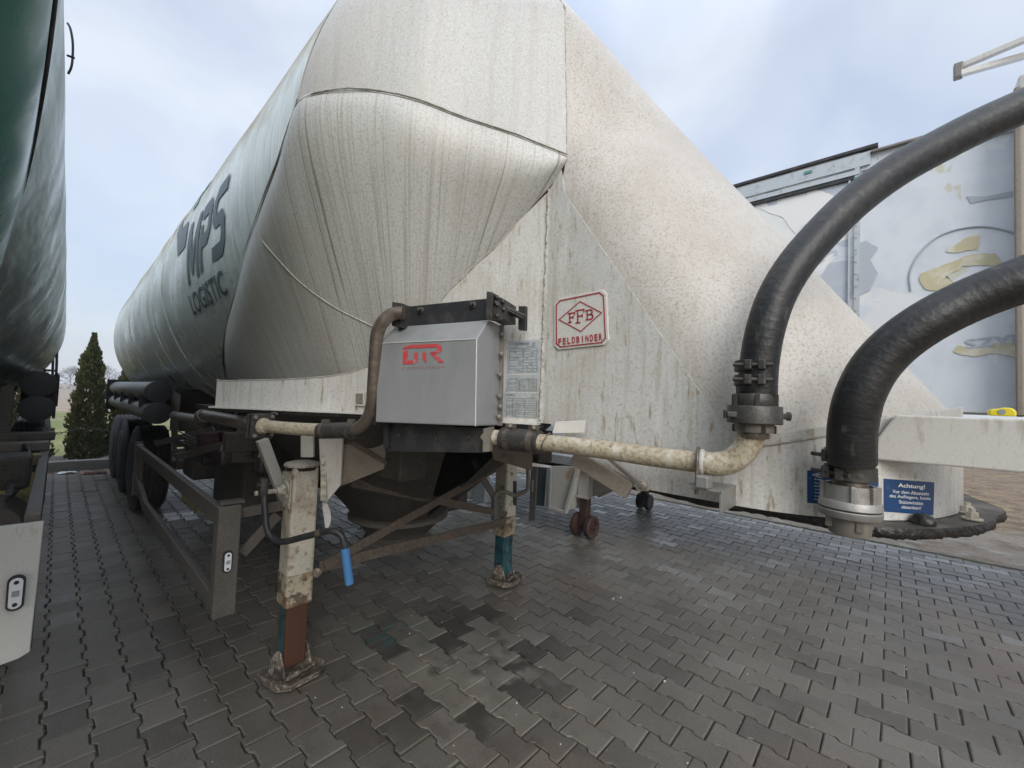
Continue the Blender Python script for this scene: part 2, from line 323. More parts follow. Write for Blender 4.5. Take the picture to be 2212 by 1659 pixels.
# interlocking concrete blocks, one mesh
PX, PL = .147, .2
X0, Y0 = 1.4398, 2.1333      # a measured joint: centre of a column, end of a block
prof = [(.0790, -.0972), (.0790, -.058), (.0618, -.040), (.0618, .040), (.0790, .058), (.0790, .0972)]
prof = prof+[(-x, -y) for x, y in prof]
pr = np.array(prof); cc = pr*np.array([(.0797-.0055)/.0797, (.0972-.0055)/.0972])
vs_, fs_, tone, wet = [], [], [], []
rng = np.random.default_rng(3)
ksx = range(int((-4.2-X0)/PX), int((6.82-X0)/PX)); base = 0
VV = []; FF = []; TT = []; 
def block_tone(x, y): return rng.random(2)
for k in ksx:
    xc = X0+k*PX
    off = 0 if k % 2 == 0 else .5
    for n in range(-43, 19):
        yc = Y0-(n+off-.5)*PL
        if not (-1.6 < yc < 10.4): continue
        if xc < -.9 and yc < 3: continue
        r = rng.random(4)
        ang = (r[0]-.5)*.022; dx, dy = (r[1]-.5)*.003, (r[2]-.5)*.003; h = (r[3]-.5)*.0045
        tx, ty = rng.normal(0, .008, 2)
        ca, sa = math.cos(ang), math.sin(ang)
        def tr(p, z):
            q = np.stack([p[:, 0]*ca-p[:, 1]*sa, p[:, 0]*sa+p[:, 1]*ca], 1)
            return np.concatenate([q+[xc+dx, yc+dy], (z+h+q[:, :1]*tx+q[:, 1:]*ty)], 1)
        jit = rng.normal(0, .0011, pr.shape)
        VV.append(np.concatenate([tr(pr+jit, -.03), tr(pr+jit, -.0045), tr(cc+jit, 0)]))
        b0 = base
        for i in range(12):
            j = (i+1) % 12
            FF.append((b0+i, b0+j, b0+12+j, b0+12+i)); FF.append((b0+12+i, b0+12+j, b0+24+j, b0+24+i))
        FF.append(tuple(b0+24+i for i in range(12)))
        TT += [(rng.random(), rng.random(), rng.random())]*25
        base += 36
me = bpy.data.meshes.new('pavement'); me.from_pydata(np.concatenate(VV).tolist(), [], FF)
at_ = me.attributes.new('tone', 'FLOAT_COLOR', 'FACE') if False else me.attributes.new('tone', 'FLOAT_VECTOR', 'FACE')
at_.data.foreach_set('vector', np.array(TT, dtype=np.float32).ravel())
pm = bpy.data.materials.new('paving_concrete'); pm.use_nodes = True; t = pm.node_tree; B = t.nodes['Principled BSDF']
an = N(t, 'ShaderNodeAttribute', attribute_name='tone'); sp = N(t, 'ShaderNodeSeparateXYZ'); t.links.new(an.outputs['Vector'], sp.inputs[0])
tcn = N(t, 'ShaderNodeTexCoord'); oc = tcn.outputs['Object']
r1 = N(t, 'ShaderNodeValToRGB'); els = r1.color_ramp.elements
els[0].position = 0; els[0].color = (.118, .112, .102, 1); els[1].position = 1; els[1].color = (.182, .175, .162, 1)
e = els.new(.12); e.color = (.088, .083, .076, 1); e = els.new(.2); e.color = (.132, .126, .114, 1); e = els.new(.8); e.color = (.156, .149, .136, 1)
t.links.new(sp.outputs[0], r1.inputs[0]); col = r1.outputs[0]
# reddish brown patches over several blocks
f = noise(t, oc, .75, 3, .5, None, .54, .68); col = mix(t, mul(t, f, .55), col, (.185, .130, .098, 1))
f = noise(t, oc, 2.6, 4, .6, None, .50, .72); col = mix(t, mul(t, f, .5), col, (.075, .058, .043, 1))
f = noise(t, oc, 16, 4, .6, (1, .3, 1), .5, .72); col = mix(t, mul(t, f, .4), col, (.19, .18, .16, 1))
f = noise(t, oc, 210, 2, .6, None, .46, .70); col = mix(t, mul(t, f, .55), col, (.175, .165, .15, 1))
f = noise(t, oc, 170, 2, .6, None, .56, .66); col = mix(t, mul(t, f, .5), col, (.03, .03, .03, 1))
# oil and water stains: whole blocks near the legs plus drips
def blob(x, y, r0, r1_):
    mm = N(t, 'ShaderNodeVectorMath', operation='DISTANCE'); t.links.new(oc, mm.inputs[0]); mm.inputs[1].default_value = (x, y, 0)
    q = N(t, 'ShaderNodeMapRange'); q.inputs[1].default_value = r0; q.inputs[2].default_value = r1_; q.inputs[3].default_value = 1; q.inputs[4].default_value = 0; t.links.new(mm.outputs['Value'], q.inputs[0]); return q.outputs[0]
gt = N(t, 'ShaderNodeMath', operation='GREATER_THAN'); gt.inputs[1].default_value = .66; t.links.new(sp.outputs[1], gt.inputs[0])
stain = mul(t, gt.outputs[0], blob(1.75, 1.9, .35, .95)); col = mix(t, mul(t, stain, .75), col, (.018, .017, .016, 1))
stain2 = mul(t, noise(t, oc, 9, 3, .5, None, .58, .62), blob(1.75, 2.0, .3, 1.3)); col = mix(t, mul(t, stain2, .40), col, (.02, .019, .018, 1))
lt = N(t, 'ShaderNodeMath', operation='LESS_THAN'); lt.inputs[1].default_value = .36; t.links.new(sp.outputs[1], lt.inputs[0])
pale0 = mul(t, lt.outputs[0], blob(1.9, 1.75, .35, .85)); col = mix(t, mul(t, pale0, .55), col, (.21, .205, .19, 1))
pale = mul(t, noise(t, oc, 5, 4, .6, None, .5, .64), blob(1.72, 1.65, .1, .5)); col = mix(t, mul(t, pale, .75), col, (.27, .265, .25, 1))
teal = mul(t, noise(t, oc, 12, 3, .5, None, .5, .6), blob(1.55, 2.35, .05, .3)); col = mix(t, mul(t, teal, .7), col, (.02, .12, .12, 1))
for (a_, b_, c_, d_) in ((1.50, 1.87, .025, .05), (1.66, 1.70, .02, .045), (1.80, 1.72, .03, .06), (1.98, 1.80, .02, .05), (2.0, 1.9, .03, .055)):
    col = mix(t, mul(t, blob(a_, b_, c_, d_), .45), col, (.014, .013, .012, 1))
f = noise(t, oc, .42, 3, .5, None, .46, .66); col = mix(t, mul(t, f, .35), col, (.055, .046, .036, 1)); col = mix(t, 1.0, col, (1.06, 1.02, .955, 1), 'MULTIPLY')
t.links.new(col, B.inputs['Base Color'])
# wet blocks: smoother ones mirror the sky at low angles
g2 = N(t, 'ShaderNodeMapRange'); g2.inputs[1].default_value = .62; g2.inputs[2].default_value = .88; g2.inputs[3].default_value = .44; g2.inputs[4].default_value = .18
t.links.new(sp.outputs[2], g2.inputs[0])
wn = noise(t, oc, .9, 3, .5, None, .42, .62)
ro = N(t, 'ShaderNodeMix', data_type='FLOAT'); xs_ = N(t, 'ShaderNodeSeparateXYZ'); t.links.new(oc, xs_.inputs[0]); xr = N(t, 'ShaderNodeMapRange'); xr.inputs[1].default_value = 4.6; xr.inputs[2].default_value = 6.4; t.links.new(xs_.outputs[0], xr.inputs[0]); mxx = N(t, 'ShaderNodeMath', operation='MAXIMUM'); t.links.new(wn, mxx.inputs[0]); t.links.new(mul(t, xr.outputs[0], noise(t, oc, 1.3, 3, .5, None, .30, .45)), mxx.inputs[1]); t.links.new(mxx.outputs[0], ro.inputs[0]); ro.inputs[2].default_value = .43; t.links.new(g2.outputs[0], ro.inputs[3])
t.links.new(ro.outputs[0], B.inputs['Roughness'])
nb = N(t, 'ShaderNodeTexNoise'); nb.inputs['Scale'].default_value = 150; nb.inputs['Detail'].default_value = 5; t.links.new(oc, nb.inputs[0])
bb = N(t, 'ShaderNodeBump'); bb.inputs['Distance'].default_value = .0022; t.links.new(nb.outputs[0], bb.inputs['Height']); t.links.new(bb.outputs[0], B.inputs['Normal'])
me.materials.append(pm); pav = bpy.data.objects.new('pavement', me); C.objects.link(pav); tag(pav, kind='structure')
# kerb behind the trailers
b = MB()
for i in range(14):
    b.box((-6.6+i*1.003, 10.62, .03), (.997, .15, .26), bev=.01)
tag(b.build('kerb', MT['kerb']), kind='structure')
# white crumbs
b = MB()
for i in range(70):
    x, y = random.uniform(.5, 3.6), random.uniform(-.2, 2.6); s = random.uniform(.002, .0045)
    b.box((x, y, s*.4), (s*1.4, s, s), Matrix.Rotation(random.random()*3, 3, 'Z'))
for (x, y) in ((3.02, 1.60), (3.08, 1.57), (2.35, .92)): b.box((x, y, .004), (.012, .009, .008))
tag(b.build('crumbs', MT['crumb']), 'tiny pale crumbs scattered over the grey paving', 'crumbs', kind='stuff')
# ------------------------------------------------------------------ silo tank skins
def ring_y(z):                         # where the flank sheet starts
    P = [(3.8, 1.40), (2.6, 1.66), (2.45, 1.845), (2.27, 2.236), (2.09, 2.687), (1.9, 3.30), (1.63, 4.1), (1.3, 4.9)]
    if z >= 3.8: return 1.40
    for (a, ya), (b_, yb) in zip(P, P[1:]):
        if z >= b_: return ya+(yb-ya)*(a-z)/(a-b_)
    return 4.9
ARC = [(.548, 1.66, 2.60), (.558, 1.597, 2.606), (.582, 1.535, 2.61), (.629, 1.452, 2.61), (.692, 1.372, 2.605), (.802, 1.246, 2.575), (.935, 1.148, 2.54), (1.06, 1.018, 2.49), (1.2, .872, 2.42)]
def Lx(z): return 1.2 if z < 3.65 else 1.8-math.sqrt(max(0, 1.25**2-(z-2.55)**2))
def Fy(z): return -.15+(z-1.5)/1.47
def Ly(z):
    if z < 2.3: return Fy(z)+.50
    if z > 3.65: return max(Fy(z), 1.4-.0*(z))
    P = [(2.3, .894), (2.42, .872), (3.0, .905), (3.3, 1.10), (3.65, 1.395)]
    for (a, ya), (b_, yb) in zip(P, P[1:]):
        if z <= b_: return ya+(yb-ya)*(z-a)/(b_-a)
def mir(rows, X=1.8): return [[V(2*X-p.x, p.y, p.z) for p in r] for r in rows]
def shell_rows():
    arc = bspl(ARC, 40); rows = []
    for i in range(30):
        v = i/29; r = []
        for k, p in enumerate(arc):
            z = p.z*(1-v)+3.65*v
            ax = 1.8-math.sqrt(1.25**2-(z-2.55)**2); ay = 1.66-(z-2.6)*.25
            fx, fy = (p.x-.548)/.652, (1.66-p.y)/.788
            r.append(V(ax+(1.2-ax)*fx, ay-(ay-Ly(z))*fy, z))
        rows.append(r)
    return rows
def cone_rows(zt=3.8):
    rows = []; n = 28
    for i in range(46):
        v = i/45; r = []
        for k in range(n):
            ph = k/(n-1)*math.pi/2
            zb = 1.415+.115*math.sin(ph)
            z = zb*(1-v)+zt*v
            L, F = Ly(z), Fy(z); lx = Lx(z)
            if F > 1.4: F = 1.4
            e_ = V(lx+(1.8-lx)*(1-math.cos(ph)), L-(L-F)*math.sin(ph), z)
            u = k/(n-1); kx = min(1, max(0, (z-2.3)/.25))*min(.9*(1.8-lx), L-F)
            A_, B_, C_ = V(lx, L, z), V(lx+kx+.12*(1.8-lx)*(1 if z > 2.3 else 0), F, z), V(1.8, F, z); bz = A_*(1-u)**2+B_*2*u*(1-u)+C_*u*u
            w_ = min(1, max(0, (z-1.5)/.5)); w_ = w_*w_*(3-2*w_)
            r.append(e_.lerp(bz, 0 if z < 2.15 else min(1, (z-2.15)/.45)))
        rows.append(r)
    return rows
TOPS = [(.955, 4.127, 1.63), (.74, 3.30, 1.9), (.639, 2.687, 2.09), (.582, 2.236, 2.27), (.556, 1.845, 2.45), (.548, 1.66, 2.60), (.582, 1.535, 2.61), (.692, 1.372, 2.605), (.802, 1.246, 2.575), (.935, 1.148, 2.54), (1.06, 1.018, 2.49), (1.15, .925, 2.445), (1.2, .872, 2.42)]
LOWS = [(.80, 3.0, 1.44), (.80, 2.6, 1.45), (.80, 2.35, 1.46), (.84, 2.12, 1.48), (.885, 1.93, 1.50), (.915, 1.80, 1.54), (.945, 1.70, 1.60), (.962, 1.58, 1.66), (.99, 1.485, 1.745), (1.042, 1.345, 1.93), (1.094, 1.215, 2.053), (1.143, 1.092, 2.169), (1.2, .915, 2.34)]
def hopper_rows(n=90):
    a = bspl(TOPS, n); c = bspl(LOWS, n); rows = []
    for i in range(26):
        v = i/25; r = []
        for k in range(n):
            p0, p2 = a[k], c[k]; d = p0.z-p2.z
            out_ = V(-(1.8-p0.x), -max(0, 2.3-p0.y)*.7, 0); out_ = out_.normalized()*min(.035, d*.12)*max(0, min(1, (2.15-p0.y)/.5))
            dr = min(.11, d*.22); a_ = p0-V(0, 0, dr*.35)+out_*.25; m_ = p0-V(0, 0, dr*1.25)+out_*.6; b_ = m_.lerp(p2, .20)
            if v < .1: q = p0.lerp(a_, v/.1)
            elif v < .5: u = (v-.1)/.4; q = a_*(1-u)**2+m_*2*u*(1-u)+b_*u*u
            else: q = b_.lerp(p2, (v-.5)/.5)
            r.append(q)
        rows.append(r)
    return rows
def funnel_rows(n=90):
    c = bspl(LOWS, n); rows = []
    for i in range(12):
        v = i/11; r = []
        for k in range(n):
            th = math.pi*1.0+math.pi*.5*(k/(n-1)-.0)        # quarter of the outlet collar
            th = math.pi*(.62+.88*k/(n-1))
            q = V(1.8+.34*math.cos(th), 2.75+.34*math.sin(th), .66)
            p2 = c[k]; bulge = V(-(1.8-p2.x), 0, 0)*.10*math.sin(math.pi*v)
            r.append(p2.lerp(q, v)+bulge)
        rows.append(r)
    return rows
def cz(y): return 2.55-.033*max(0, y-1.7) if y < 9 else 2.55-.033*7.3
def brad(th, y):
    rad = 1.25+.003*math.sin(th*7+y*2.1)*math.sin(y*3.3+th*2)
    for yb in (4.56, 5.2, 6.9): rad -= .005*math.exp(-((y-yb-.14)/.06)**2)
    return rad
def barrel_rows(yend=8.9, n=121, my=90):
    rows = []
    for i in range(my+8):
        r = []
        for k in range(n):
            th = 2*math.pi*k/(n-1)-math.pi/2
            z0 = 2.55+1.25*math.sin(th); ys = ring_y(z0)
            if i <= my:
                y = ys+(yend-ys)*i/my; rad = brad(th, y)
            else:
                u = (i-my)/8; y = yend+1.15*math.sin(u*math.pi/2); rad = 1.25*max(.001, math.cos(u*math.pi/2))**.8
            r.append(V(1.8+rad*math.cos(th), y, cz(y)+rad*math.sin(th)))
        rows.append(r)
    return rows
def funnel(cx, cy, z1, r1, z2, r2, n=40):
    return [(0, r1), (.1, r1), ((z1-z2), r2), ((z1-z2)+.08, r2)]
# ------------------------------------------------------------------ main silo trailer
T = root('silo_trailer', (1.8, 4.5, 0), 'dirty white silo tank trailer with red diamond badge and grey compressor cover, standing on two legs', 'trailer', 'silo trailers')
brow = barrel_rows(); bb_ = MB().grid(brow); BV_B = bb_.bvh(); bb_.build('tank_barrel', MT['barrel'], T, 180)
s = shell_rows(); m1 = MB().grid(s); m1.build('front_shell', MT['shell'], T, 180)
MB().grid(mir(s)).build('front_shell', MT['shell'], T, 180)
c = cone_rows(); full = [a+list(reversed(b_))[1:] for a, b_ in zip(c, mir(c))]
m2 = MB().grid(full); BV_C = m2.bvh(); m2.build('nose_cone', MT['nose'], T, 180)
h = hopper_rows(); m3 = MB().grid(h); BV_H = m3.bvh(); m3.build('front_hopper', MT['hopper'], T, 180)
MB().grid(mir(h)).build('front_hopper', MT['hopper'], T, 180)
for q_ in (funnel_rows(), mir(funnel_rows())): MB().grid(q_).build('hopper_funnel', MT['grime_shade'], T, 180)  # lower part of the hopper, its underside shade put into the darker colour
MB().lathe((1.8, 2.75, .67), (0, 0, -1), [(0, .34), (.02, .365), (.045, .365), (.05, .33), (.17, .22), (.20, .25), (.23, .25), (.23, .15), (.30, .15)], 40).build('outlet_collar', MT['frame'], T, 40)
for y in (5.6, 7.6):
    MB().lathe((1.8, y, 1.5), (0, 0, -1), [(0, .95), (.1, .92), (.95, .2), (1.05, .2)], 36).build('rear_cone', MT['grime_shade'], T, 40)
def raypt(bv, x, y, off=.0):
    d = ray(x, y); p, nn, i, dist = bv.ray_cast(CAM, d.normalized())
    if p is None: return None
    if nn.dot(d) > 0: nn = -nn
    return p+nn*off
# welds
def bead(pts, r, name='weld_seam', m='weld', sm=60, wob=.0):
    P = bspl(pts, sm)
    if wob: P = [p+V(random.uniform(-wob, wob), random.uniform(-wob, wob), random.uniform(-wob, wob)) for p in P]
    return MB().tube(P, r, 6).build(name, MT[m], T, 60)
arc3 = [Vector(p)+V(-.002, -.003, -.004) for p in bspl(ARC, 60)]
bead(arc3, .0032, wob=.0008); bead([p+V(-.001, -.001, -.009) for p in arc3], .0014, 'weld_seam', 'weld_dark')
bead([V(Lx(z)+.001, Ly(z)+.001, z) for z in np.linspace(2.42, 3.6, 40)], .0028, wob=.0012, sm=140)
bead([V(1.199, Ly(z), z) for z in np.linspace(1.42, 2.34, 30)], .002, sm=60)
bead([p+V(-.002, -.002, 0) for p in c[0]], .004, 'weld_seam', 'weld_dark')
bead([V(1.8-math.sqrt(max(0, 1.25**2-(z-2.55)**2))-.003, ring_y(z), z) for z in np.linspace(2.62, 1.7, 30)], .0025, 'weld_seam', 'weld_dark')
bead([V(1.8-math.sqrt(max(0, 1.25**2-(z-2.55)**2))-.001, ring_y(z), z) for z in np.linspace(3.5, 2.62, 30)], .0022, 'weld_seam', 'weld')
pts = [raypt(BV_H, x, y, .001) for x, y in ((553, 498), (575, 530), (605, 565), (640, 602), (680, 635), (725, 665), (770, 688), (812, 708))]
bead([p for p in pts if p], .0028)
pts = [raypt(BV_H, x, y, .0015) for x, y in ((636, 250), (640, 300), (655, 340), (660, 370))]
# skirt (support wall under the nose), plan from the left wing round the nose to the right wing
plan = [(.482, 2.225, 1.557), (.523, 2.174, 1.557), (.71, 1.94, 1.576), (.8417, 1.779, 1.604), (.912, 1.671, 1.644), (.98, 1.4996, 1.75), (1.042, 1.345, 1.93), (1.094, 1.215, 2.053), (1.143, 1.092, 2.169), (1.2, .952, 2.41)]
pl = bspl(plan[:5], 30)+bspl(plan[4:], 30)[1:]
bot = [1.44]*len(pl); top = [p.z for p in pl]; pxy = [(p.x, p.y) for p in pl]
for y in np.linspace(.93, .33, 22):
    pxy.append((1.2, y)); top.append(2.40 if y > .895 else min(2.40, 1.5+(y-.35)*1.47)); bot.append(1.44 if y > .90 else max(1.27, 1.27+(y-.62)*.17/.28))
for k in range(0, 30):
    ph = k/29*math.pi/2; pxy.append((1.2+.6*(1-math.cos(ph)), .30-.45*math.sin(ph))); top.append(1.44+.11*math.sin(ph)); bot.append(1.27)
half = [[V(x, y, b_) for (x, y), b_ in zip(pxy, bot)], [V(x, y, t_) for (x, y), t_ in zip(pxy, top)]]
sk = []
for i in range(9): sk.append([a.lerp(b_, i/8) for a, b_ in zip(half[0], half[1])])
fullsk = [a+list(reversed(b_))[1:] for a, b_ in zip(sk, mir(sk))]
m4 = MB().grid(fullsk); BV_S = m4.bvh(); m4.build('nose_skirt', MT['skirt'], T, 35, solid=.006)
bead([V(1.196, .947, z) for z in np.linspace(1.45, 2.31, 60)], .006, wob=.0022, sm=120)
bead([V(p[0]-.003, p[1]-.003, p[2]) for p in plan[4:]], .004, wob=.0015, sm=80)
bead([V(p[0]-.003, p[1]-.003, p[2]) for p in plan[:5]], .0025, wob=.001, sm=80)
# flange rail under the wing and its steel angle
fl = MB(); F_ = pl
for a, b_ in zip(F_, F_[1:]):
    a_, c_ = V(a.x-.012, a.y-.008, 1.437), V(b_.x-.012, b_.y-.008, 1.437); fl.bar(a_, c_, .05, .007)
fl.build('skirt_flange', MT['white'], T, 30)
fb = MB()
for a, b_ in zip(F_, F_[1:]): fb.bar(V(a.x+.01, a.y, 1.426), V(b_.x+.01, b_.y, 1.426), .06, .012)
fb.bar((.49, 2.23, 1.43), (.47, 2.42, 1.432), .05, .02); fb.build('skirt_rail', MT['black'], T)
# ---------------------------------------------------------------- decals on real surfaces
def txt(s_, bold=0):
    cu = bpy.data.curves.new('t', 'FONT'); cu.body = s_; cu.size = 1; cu.offset = bold; cu.resolution_u = 4
    ob = bpy.data.objects.new('t', cu); C.objects.link(ob); bpy.context.view_layer.update()
    dg = bpy.context.evaluated_depsgraph_get(); me_ = bpy.data.meshes.new_from_object(ob.evaluated_get(dg))
    bm = bmesh.new(); bm.from_mesh(me_); bmesh.ops.triangulate(bm, faces=bm.faces[:])
    v = [(p.co.x, p.co.y) for p in bm.verts]; bm.verts.index_update(); f = [tuple(q.index for q in p.verts) for p in bm.faces]
    bm.free(); bpy.data.objects.remove(ob); bpy.data.meshes.remove(me_); bpy.data.curves.remove(cu)
    return v, f
def norm(v, f, keep=None):
    xs = [p[0] for p in v]; ys = [p[1] for p in v]; a, b_, c_, d_ = min(xs), max(xs), min(ys), max(ys)
    return [((x-a)/(b_-a), (y-c_)/(d_-c_)) for x, y in v], f
def split(v, f, L, box):
    """subdivide triangles so that they can wrap a curve; box = real width/height of unit square"""
    bm = bmesh.new(); vv = [bm.verts.new((x*box[0], y*box[1], 0)) for x, y in v]
    for q in f:
        try: bm.faces.new([vv[i] for i in q])
        except ValueError: pass
    for _ in range(5):
        es = [e for e in bm.edges if e.calc_length() > L]
        if not es: break
        bmesh.ops.subdivide_edges(bm, edges=es, cuts=1); bmesh.ops.triangulate(bm, faces=bm.faces[:])
    bm.verts.index_update(); v2 = [(p.co.x/box[0], p.co.y/box[1]) for p in bm.verts]; f2 = [tuple(i.index for i in q.verts) for q in bm.faces]; bm.free()
    return v2, f2
def quad(c4):
    """corners bl, br, tr, tl -> bilinear"""
    return lambda u, v: tuple(c4[0][i]*(1-u)*(1-v)+c4[1][i]*u*(1-v)+c4[2][i]*u*v+c4[3][i]*(1-u)*v for i in range(len(c4[0])))
def on_surf(bv, v, f, c4, off, name, m, rt, L=None):
    q = quad(c4); mb = MB(); 
    if L: v, f = split(v, f, L, (1, 1))
    P = [raypt(bv, *q(*p), off) for p in v]
    if any(p is None for p in P):
        ok = [p for p in P if p]; P = [p or ok[0] for p in P]
    mb.add(P, f); return mb.build(name, MT[m], rt, fix=False)
def poly2(pts): return pts, [tuple(range(len(pts)))]
def strokes(segs, w):
    """2-D line segments as thin quads in unit space; w=(wx, wy)"""
    v, f = [], []
    for (a, b_) in segs:
        dx, dy = b_[0]-a[0], b_[1]-a[1]; L = math.hypot(dx, dy) or 1; nx, ny = -dy/L*w[0]/2, dx/L*w[1]/2; ex, ey = dx/L*w[0]/2, dy/L*w[1]/2
        k = len(v); v += [(a[0]-nx-ex, a[1]-ny-ey), (b_[0]-nx+ex, b_[1]-ny+ey), (b_[0]+nx+ex, b_[1]+ny+ey), (a[0]+nx-ex, a[1]+ny-ey)]; f.append((k, k+1, k+2, k+3))
    return v, f
def flank(u, s_, off=.0038, cx=1.8, sgn=-1):
    """point on barrel flank at axial y=u, arc length s_ above centre"""
    a = s_/1.25; rad = brad(math.pi-a, u)+off
    return V(cx+sgn*rad*math.cos(a), u, cz(u)+rad*math.sin(a))
def on_flank(v, f, y0, y1, s0, s1, name, m, slant=0):
    v, f = split(v, f, .07, (abs(y1-y0), s1-s0))
    mb = MB().add([flank(y0+(y1-y0)*a+slant*b_, s0+(s1-s0)*b_) for a, b_ in v], f); return mb.build(name, MT[m], T, fix=False)
v, f = norm(*txt('LOGISTIC', .012)); on_flank(v, f, 3.67, 2.79, -.463, -.325, 'lettering', 'ink')
# M, P, S as heavy slanted letters
def letter(polys, y0, y1, s0=-.262, s1=.10):
    for p in polys:
        bm = bmesh.new(); vv = [bm.verts.new((x, y, 0)) for x, y in p]; fc = bm.faces.new(vv); fc.normal_update(); bmesh.ops.triangulate(bm, faces=[fc]); bm.verts.index_update()
        v = [(q.co.x, q.co.y) for q in bm.verts]; f = [tuple(i.index for i in q.verts) for q in bm.faces]; bm.free()
        on_flank(v, f, y0, y1, s0, s1, 'lettering', 'ink', slant=-.10)
letter([[(0, 0), (.2, 0), (.2, .62), (.42, .1), (.58, .1), (.8, .62), (.8, 0), (1, 0), (1, 1), (.76, 1), (.5, .42), (.24, 1), (0, 1)]], 3.60, 3.26, -.268, .13)
letter([[(0, 0), (.24, 0), (.24, .34), (.7, .34), (1, .52), (1, .84), (.78, 1), (0, 1), (0, .78), (.66, .78), (.72, .72), (.72, .6), (.62, .54), (.24, .54), (.24, .70), (0, .70)]], 3.22, 2.97, -.262, .13)
letter([[(0, 0), (.75, 0), (1, .16), (1, .46), (.78, .6), (.34, .6), (.28, .66), (.28, .74), (.36, .8), (1, .8), (1, 1), (.24, 1), (0, .85), (0, .56), (.22, .42), (.64, .42), (.72, .36), (.72, .26), (.64, .2), (0, .2)]], 2.93, 2.66, -.262, .13)
def on_barrel(poly, m):
    bm = bmesh.new(); fc = bm.faces.new([bm.verts.new((x/100, y/100, 0)) for x, y in poly]); fc.normal_update(); bmesh.ops.triangulate(bm, faces=[fc])
    for _ in range(3): bmesh.ops.subdivide_edges(bm, edges=[e for e in bm.edges if e.calc_length() > .08], cuts=1); bmesh.ops.triangulate(bm, faces=bm.faces[:])
    bm.verts.index_update(); P = [next((r_ for r_ in (raypt(BV_B, q_.co.x*100+k, q_.co.y*100+k*.6, .004) for k in range(0, 22, 2)) if r_), None) for q_ in bm.verts]; f = [tuple(i.index for i in q_.verts) for q_ in bm.faces]; bm.free()
    if all(P): MB().add(P, f).build('logo_mark', MT[m], T, fix=False)
    else: print('logo miss', m)
on_barrel([(383.5, 506), (400, 456), (394.5, 496), (409, 477), (401, 533), (384.5, 555)], 'ink')
on_barrel([(417, 458), (423.5, 436), (448, 384), (441, 408), (430, 438)], 'inkgreen')
# barrel welds
for y in (4.56, 5.2, 6.9):
    MB().tube([V(1.8+1.254*math.cos(a), y, cz(y)+1.254*math.sin(a)) for a in np.linspace(R(95), R(265), 70)], .004, 6).build('weld_seam', MT['barrel'], T, 60)
# FFB badge
bc4 = [(1200, 757), (1318, 745), (1312, 625), (1200, 648)]
def badge(v, f, off, name, m, rt): return on_surf(BV_S, v, f, bc4, off, name, m, rt)
oct_ = [(.08, 0), (.92, 0), (1, .08), (1, .92), (.92, 1), (.08, 1), (0, .92), (0, .08)]
q = quad(bc4); P0 = [raypt(BV_S, *q(*p)) for p in oct_]
bd = MB().prism([p+V(-.001, 0, 0) for p in P0], (-.008, 0, 0)).build('badge', MT['white'], T, bevel=.002)
fr = []; oc2 = [(x*.9+.05, y*.9+.05) for x, y in oct_]
for i in range(8): fr.append((oc2[i], oc2[(i+1) % 8]))
dm = [(.1, .585), (.5, .86), (.9, .585), (.5, .30)]; fr2 = [(dm[i], dm[(i+1) % 4]) for i in range(4)]
badge(*strokes(fr, (.022, .022)), .011, 'badge_border', 'red', bd); badge(*strokes(fr2, (.018, .018)), .011, 'badge_diamond', 'red', bd)
def place(v, f, x0, x1, y0, y1):
    v, f = norm(v, f); return [(x0+(x1-x0)*a, y0+(y1-y0)*b_) for a, b_ in v], f
def serif(ch, x, y, w, h_):
    S = {'F': [((.25, 0), (.25, 1)), ((.05, 1), (.95, 1)), ((.25, .52), (.75, .52)), ((.05, 0), (.45, 0)), ((.95, 1), (.95, .82)), ((.75, .6), (.75, .44))],
         'B': [((.22, 0), (.22, 1)), ((.05, 1), (.7, 1)), ((.05, 0), (.75, 0)), ((.22, .52), (.72, .52)), ((.7, 1), (.88, .88)), ((.88, .88), (.88, .66)), ((.88, .66), (.72, .52)), ((.72, .52), (.95, .38)), ((.95, .38), (.95, .14)), ((.95, .14), (.75, 0))]}[ch]
    return [((x+w*a[0], y+h_*a[1]), (x+w*b_[0], y+h_*b_[1])) for a, b_ in S]
badge(*strokes(serif('F', .27, .50, .13, .17)+serif('F', .41, .47, .17, .23)+serif('B', .60, .50, .14, .17), (.024, .024)), .011, 'badge_letters', 'red', bd)
for i, ch in enumerate('FELDBINDER'):
    x = .085+i*.0835; w = .02 if ch == 'I' else .058
    badge(*place(*txt(ch, .03), x+(.02 if ch == 'I' else 0), x+w+(.02 if ch == 'I' else 0), .09, .215), .0115, 'badge_letters', 'red', bd)
# three grey data plates on the wing wall
def plate(c4, bv, rt, rows, name='data_plate', hdr=None, cols=(.5,), seed=1):
    q = quad(c4); g = [[raypt(bv, *q(i/6, j/6), .003) for i in range(7)] for j in range(7)]
    p = MB().grid(g).build(name, MT['label'], rt, fix=False, solid=.001)
    rg = random.Random(seed); sg = []
    for k in range(rows):
        y = .06+k*.8/rows; x0 = .08 if k % 3 else .3
        sg.append(((x0, y), (.92, y)))
    for cx_ in cols: sg.append(((cx_, .06), (cx_, .70)))
    sg += [((.08, .06), (.08, .72)), ((.92, .06), (.92, .72))]
    for k in range(rows*4):
        x = rg.uniform(.1, .8); y = .06+.8/rows*(rg.randrange(rows)+.5); sg.append(((x, y), (x+rg.uniform(.03, .1), y)))
    on_surf(bv, *strokes(sg, (.012, .012)), c4, .0045, 'print', 'labelink', p)
    if hdr:
        for (s_, x0, x1, y0, y1) in hdr: on_surf(bv, *place(*txt(s_, .01), x0, x1, y0, y1), c4, .0048, 'print', 'labelink', p)
plate([(1094, 808), (1166, 807), (1167, 735), (1098, 737)], BV_S, T, 9, hdr=[('FELDBINDER', .22, .68, .87, .94), ('CE', .76, .86, .85, .93)], cols=(.5,), seed=2)
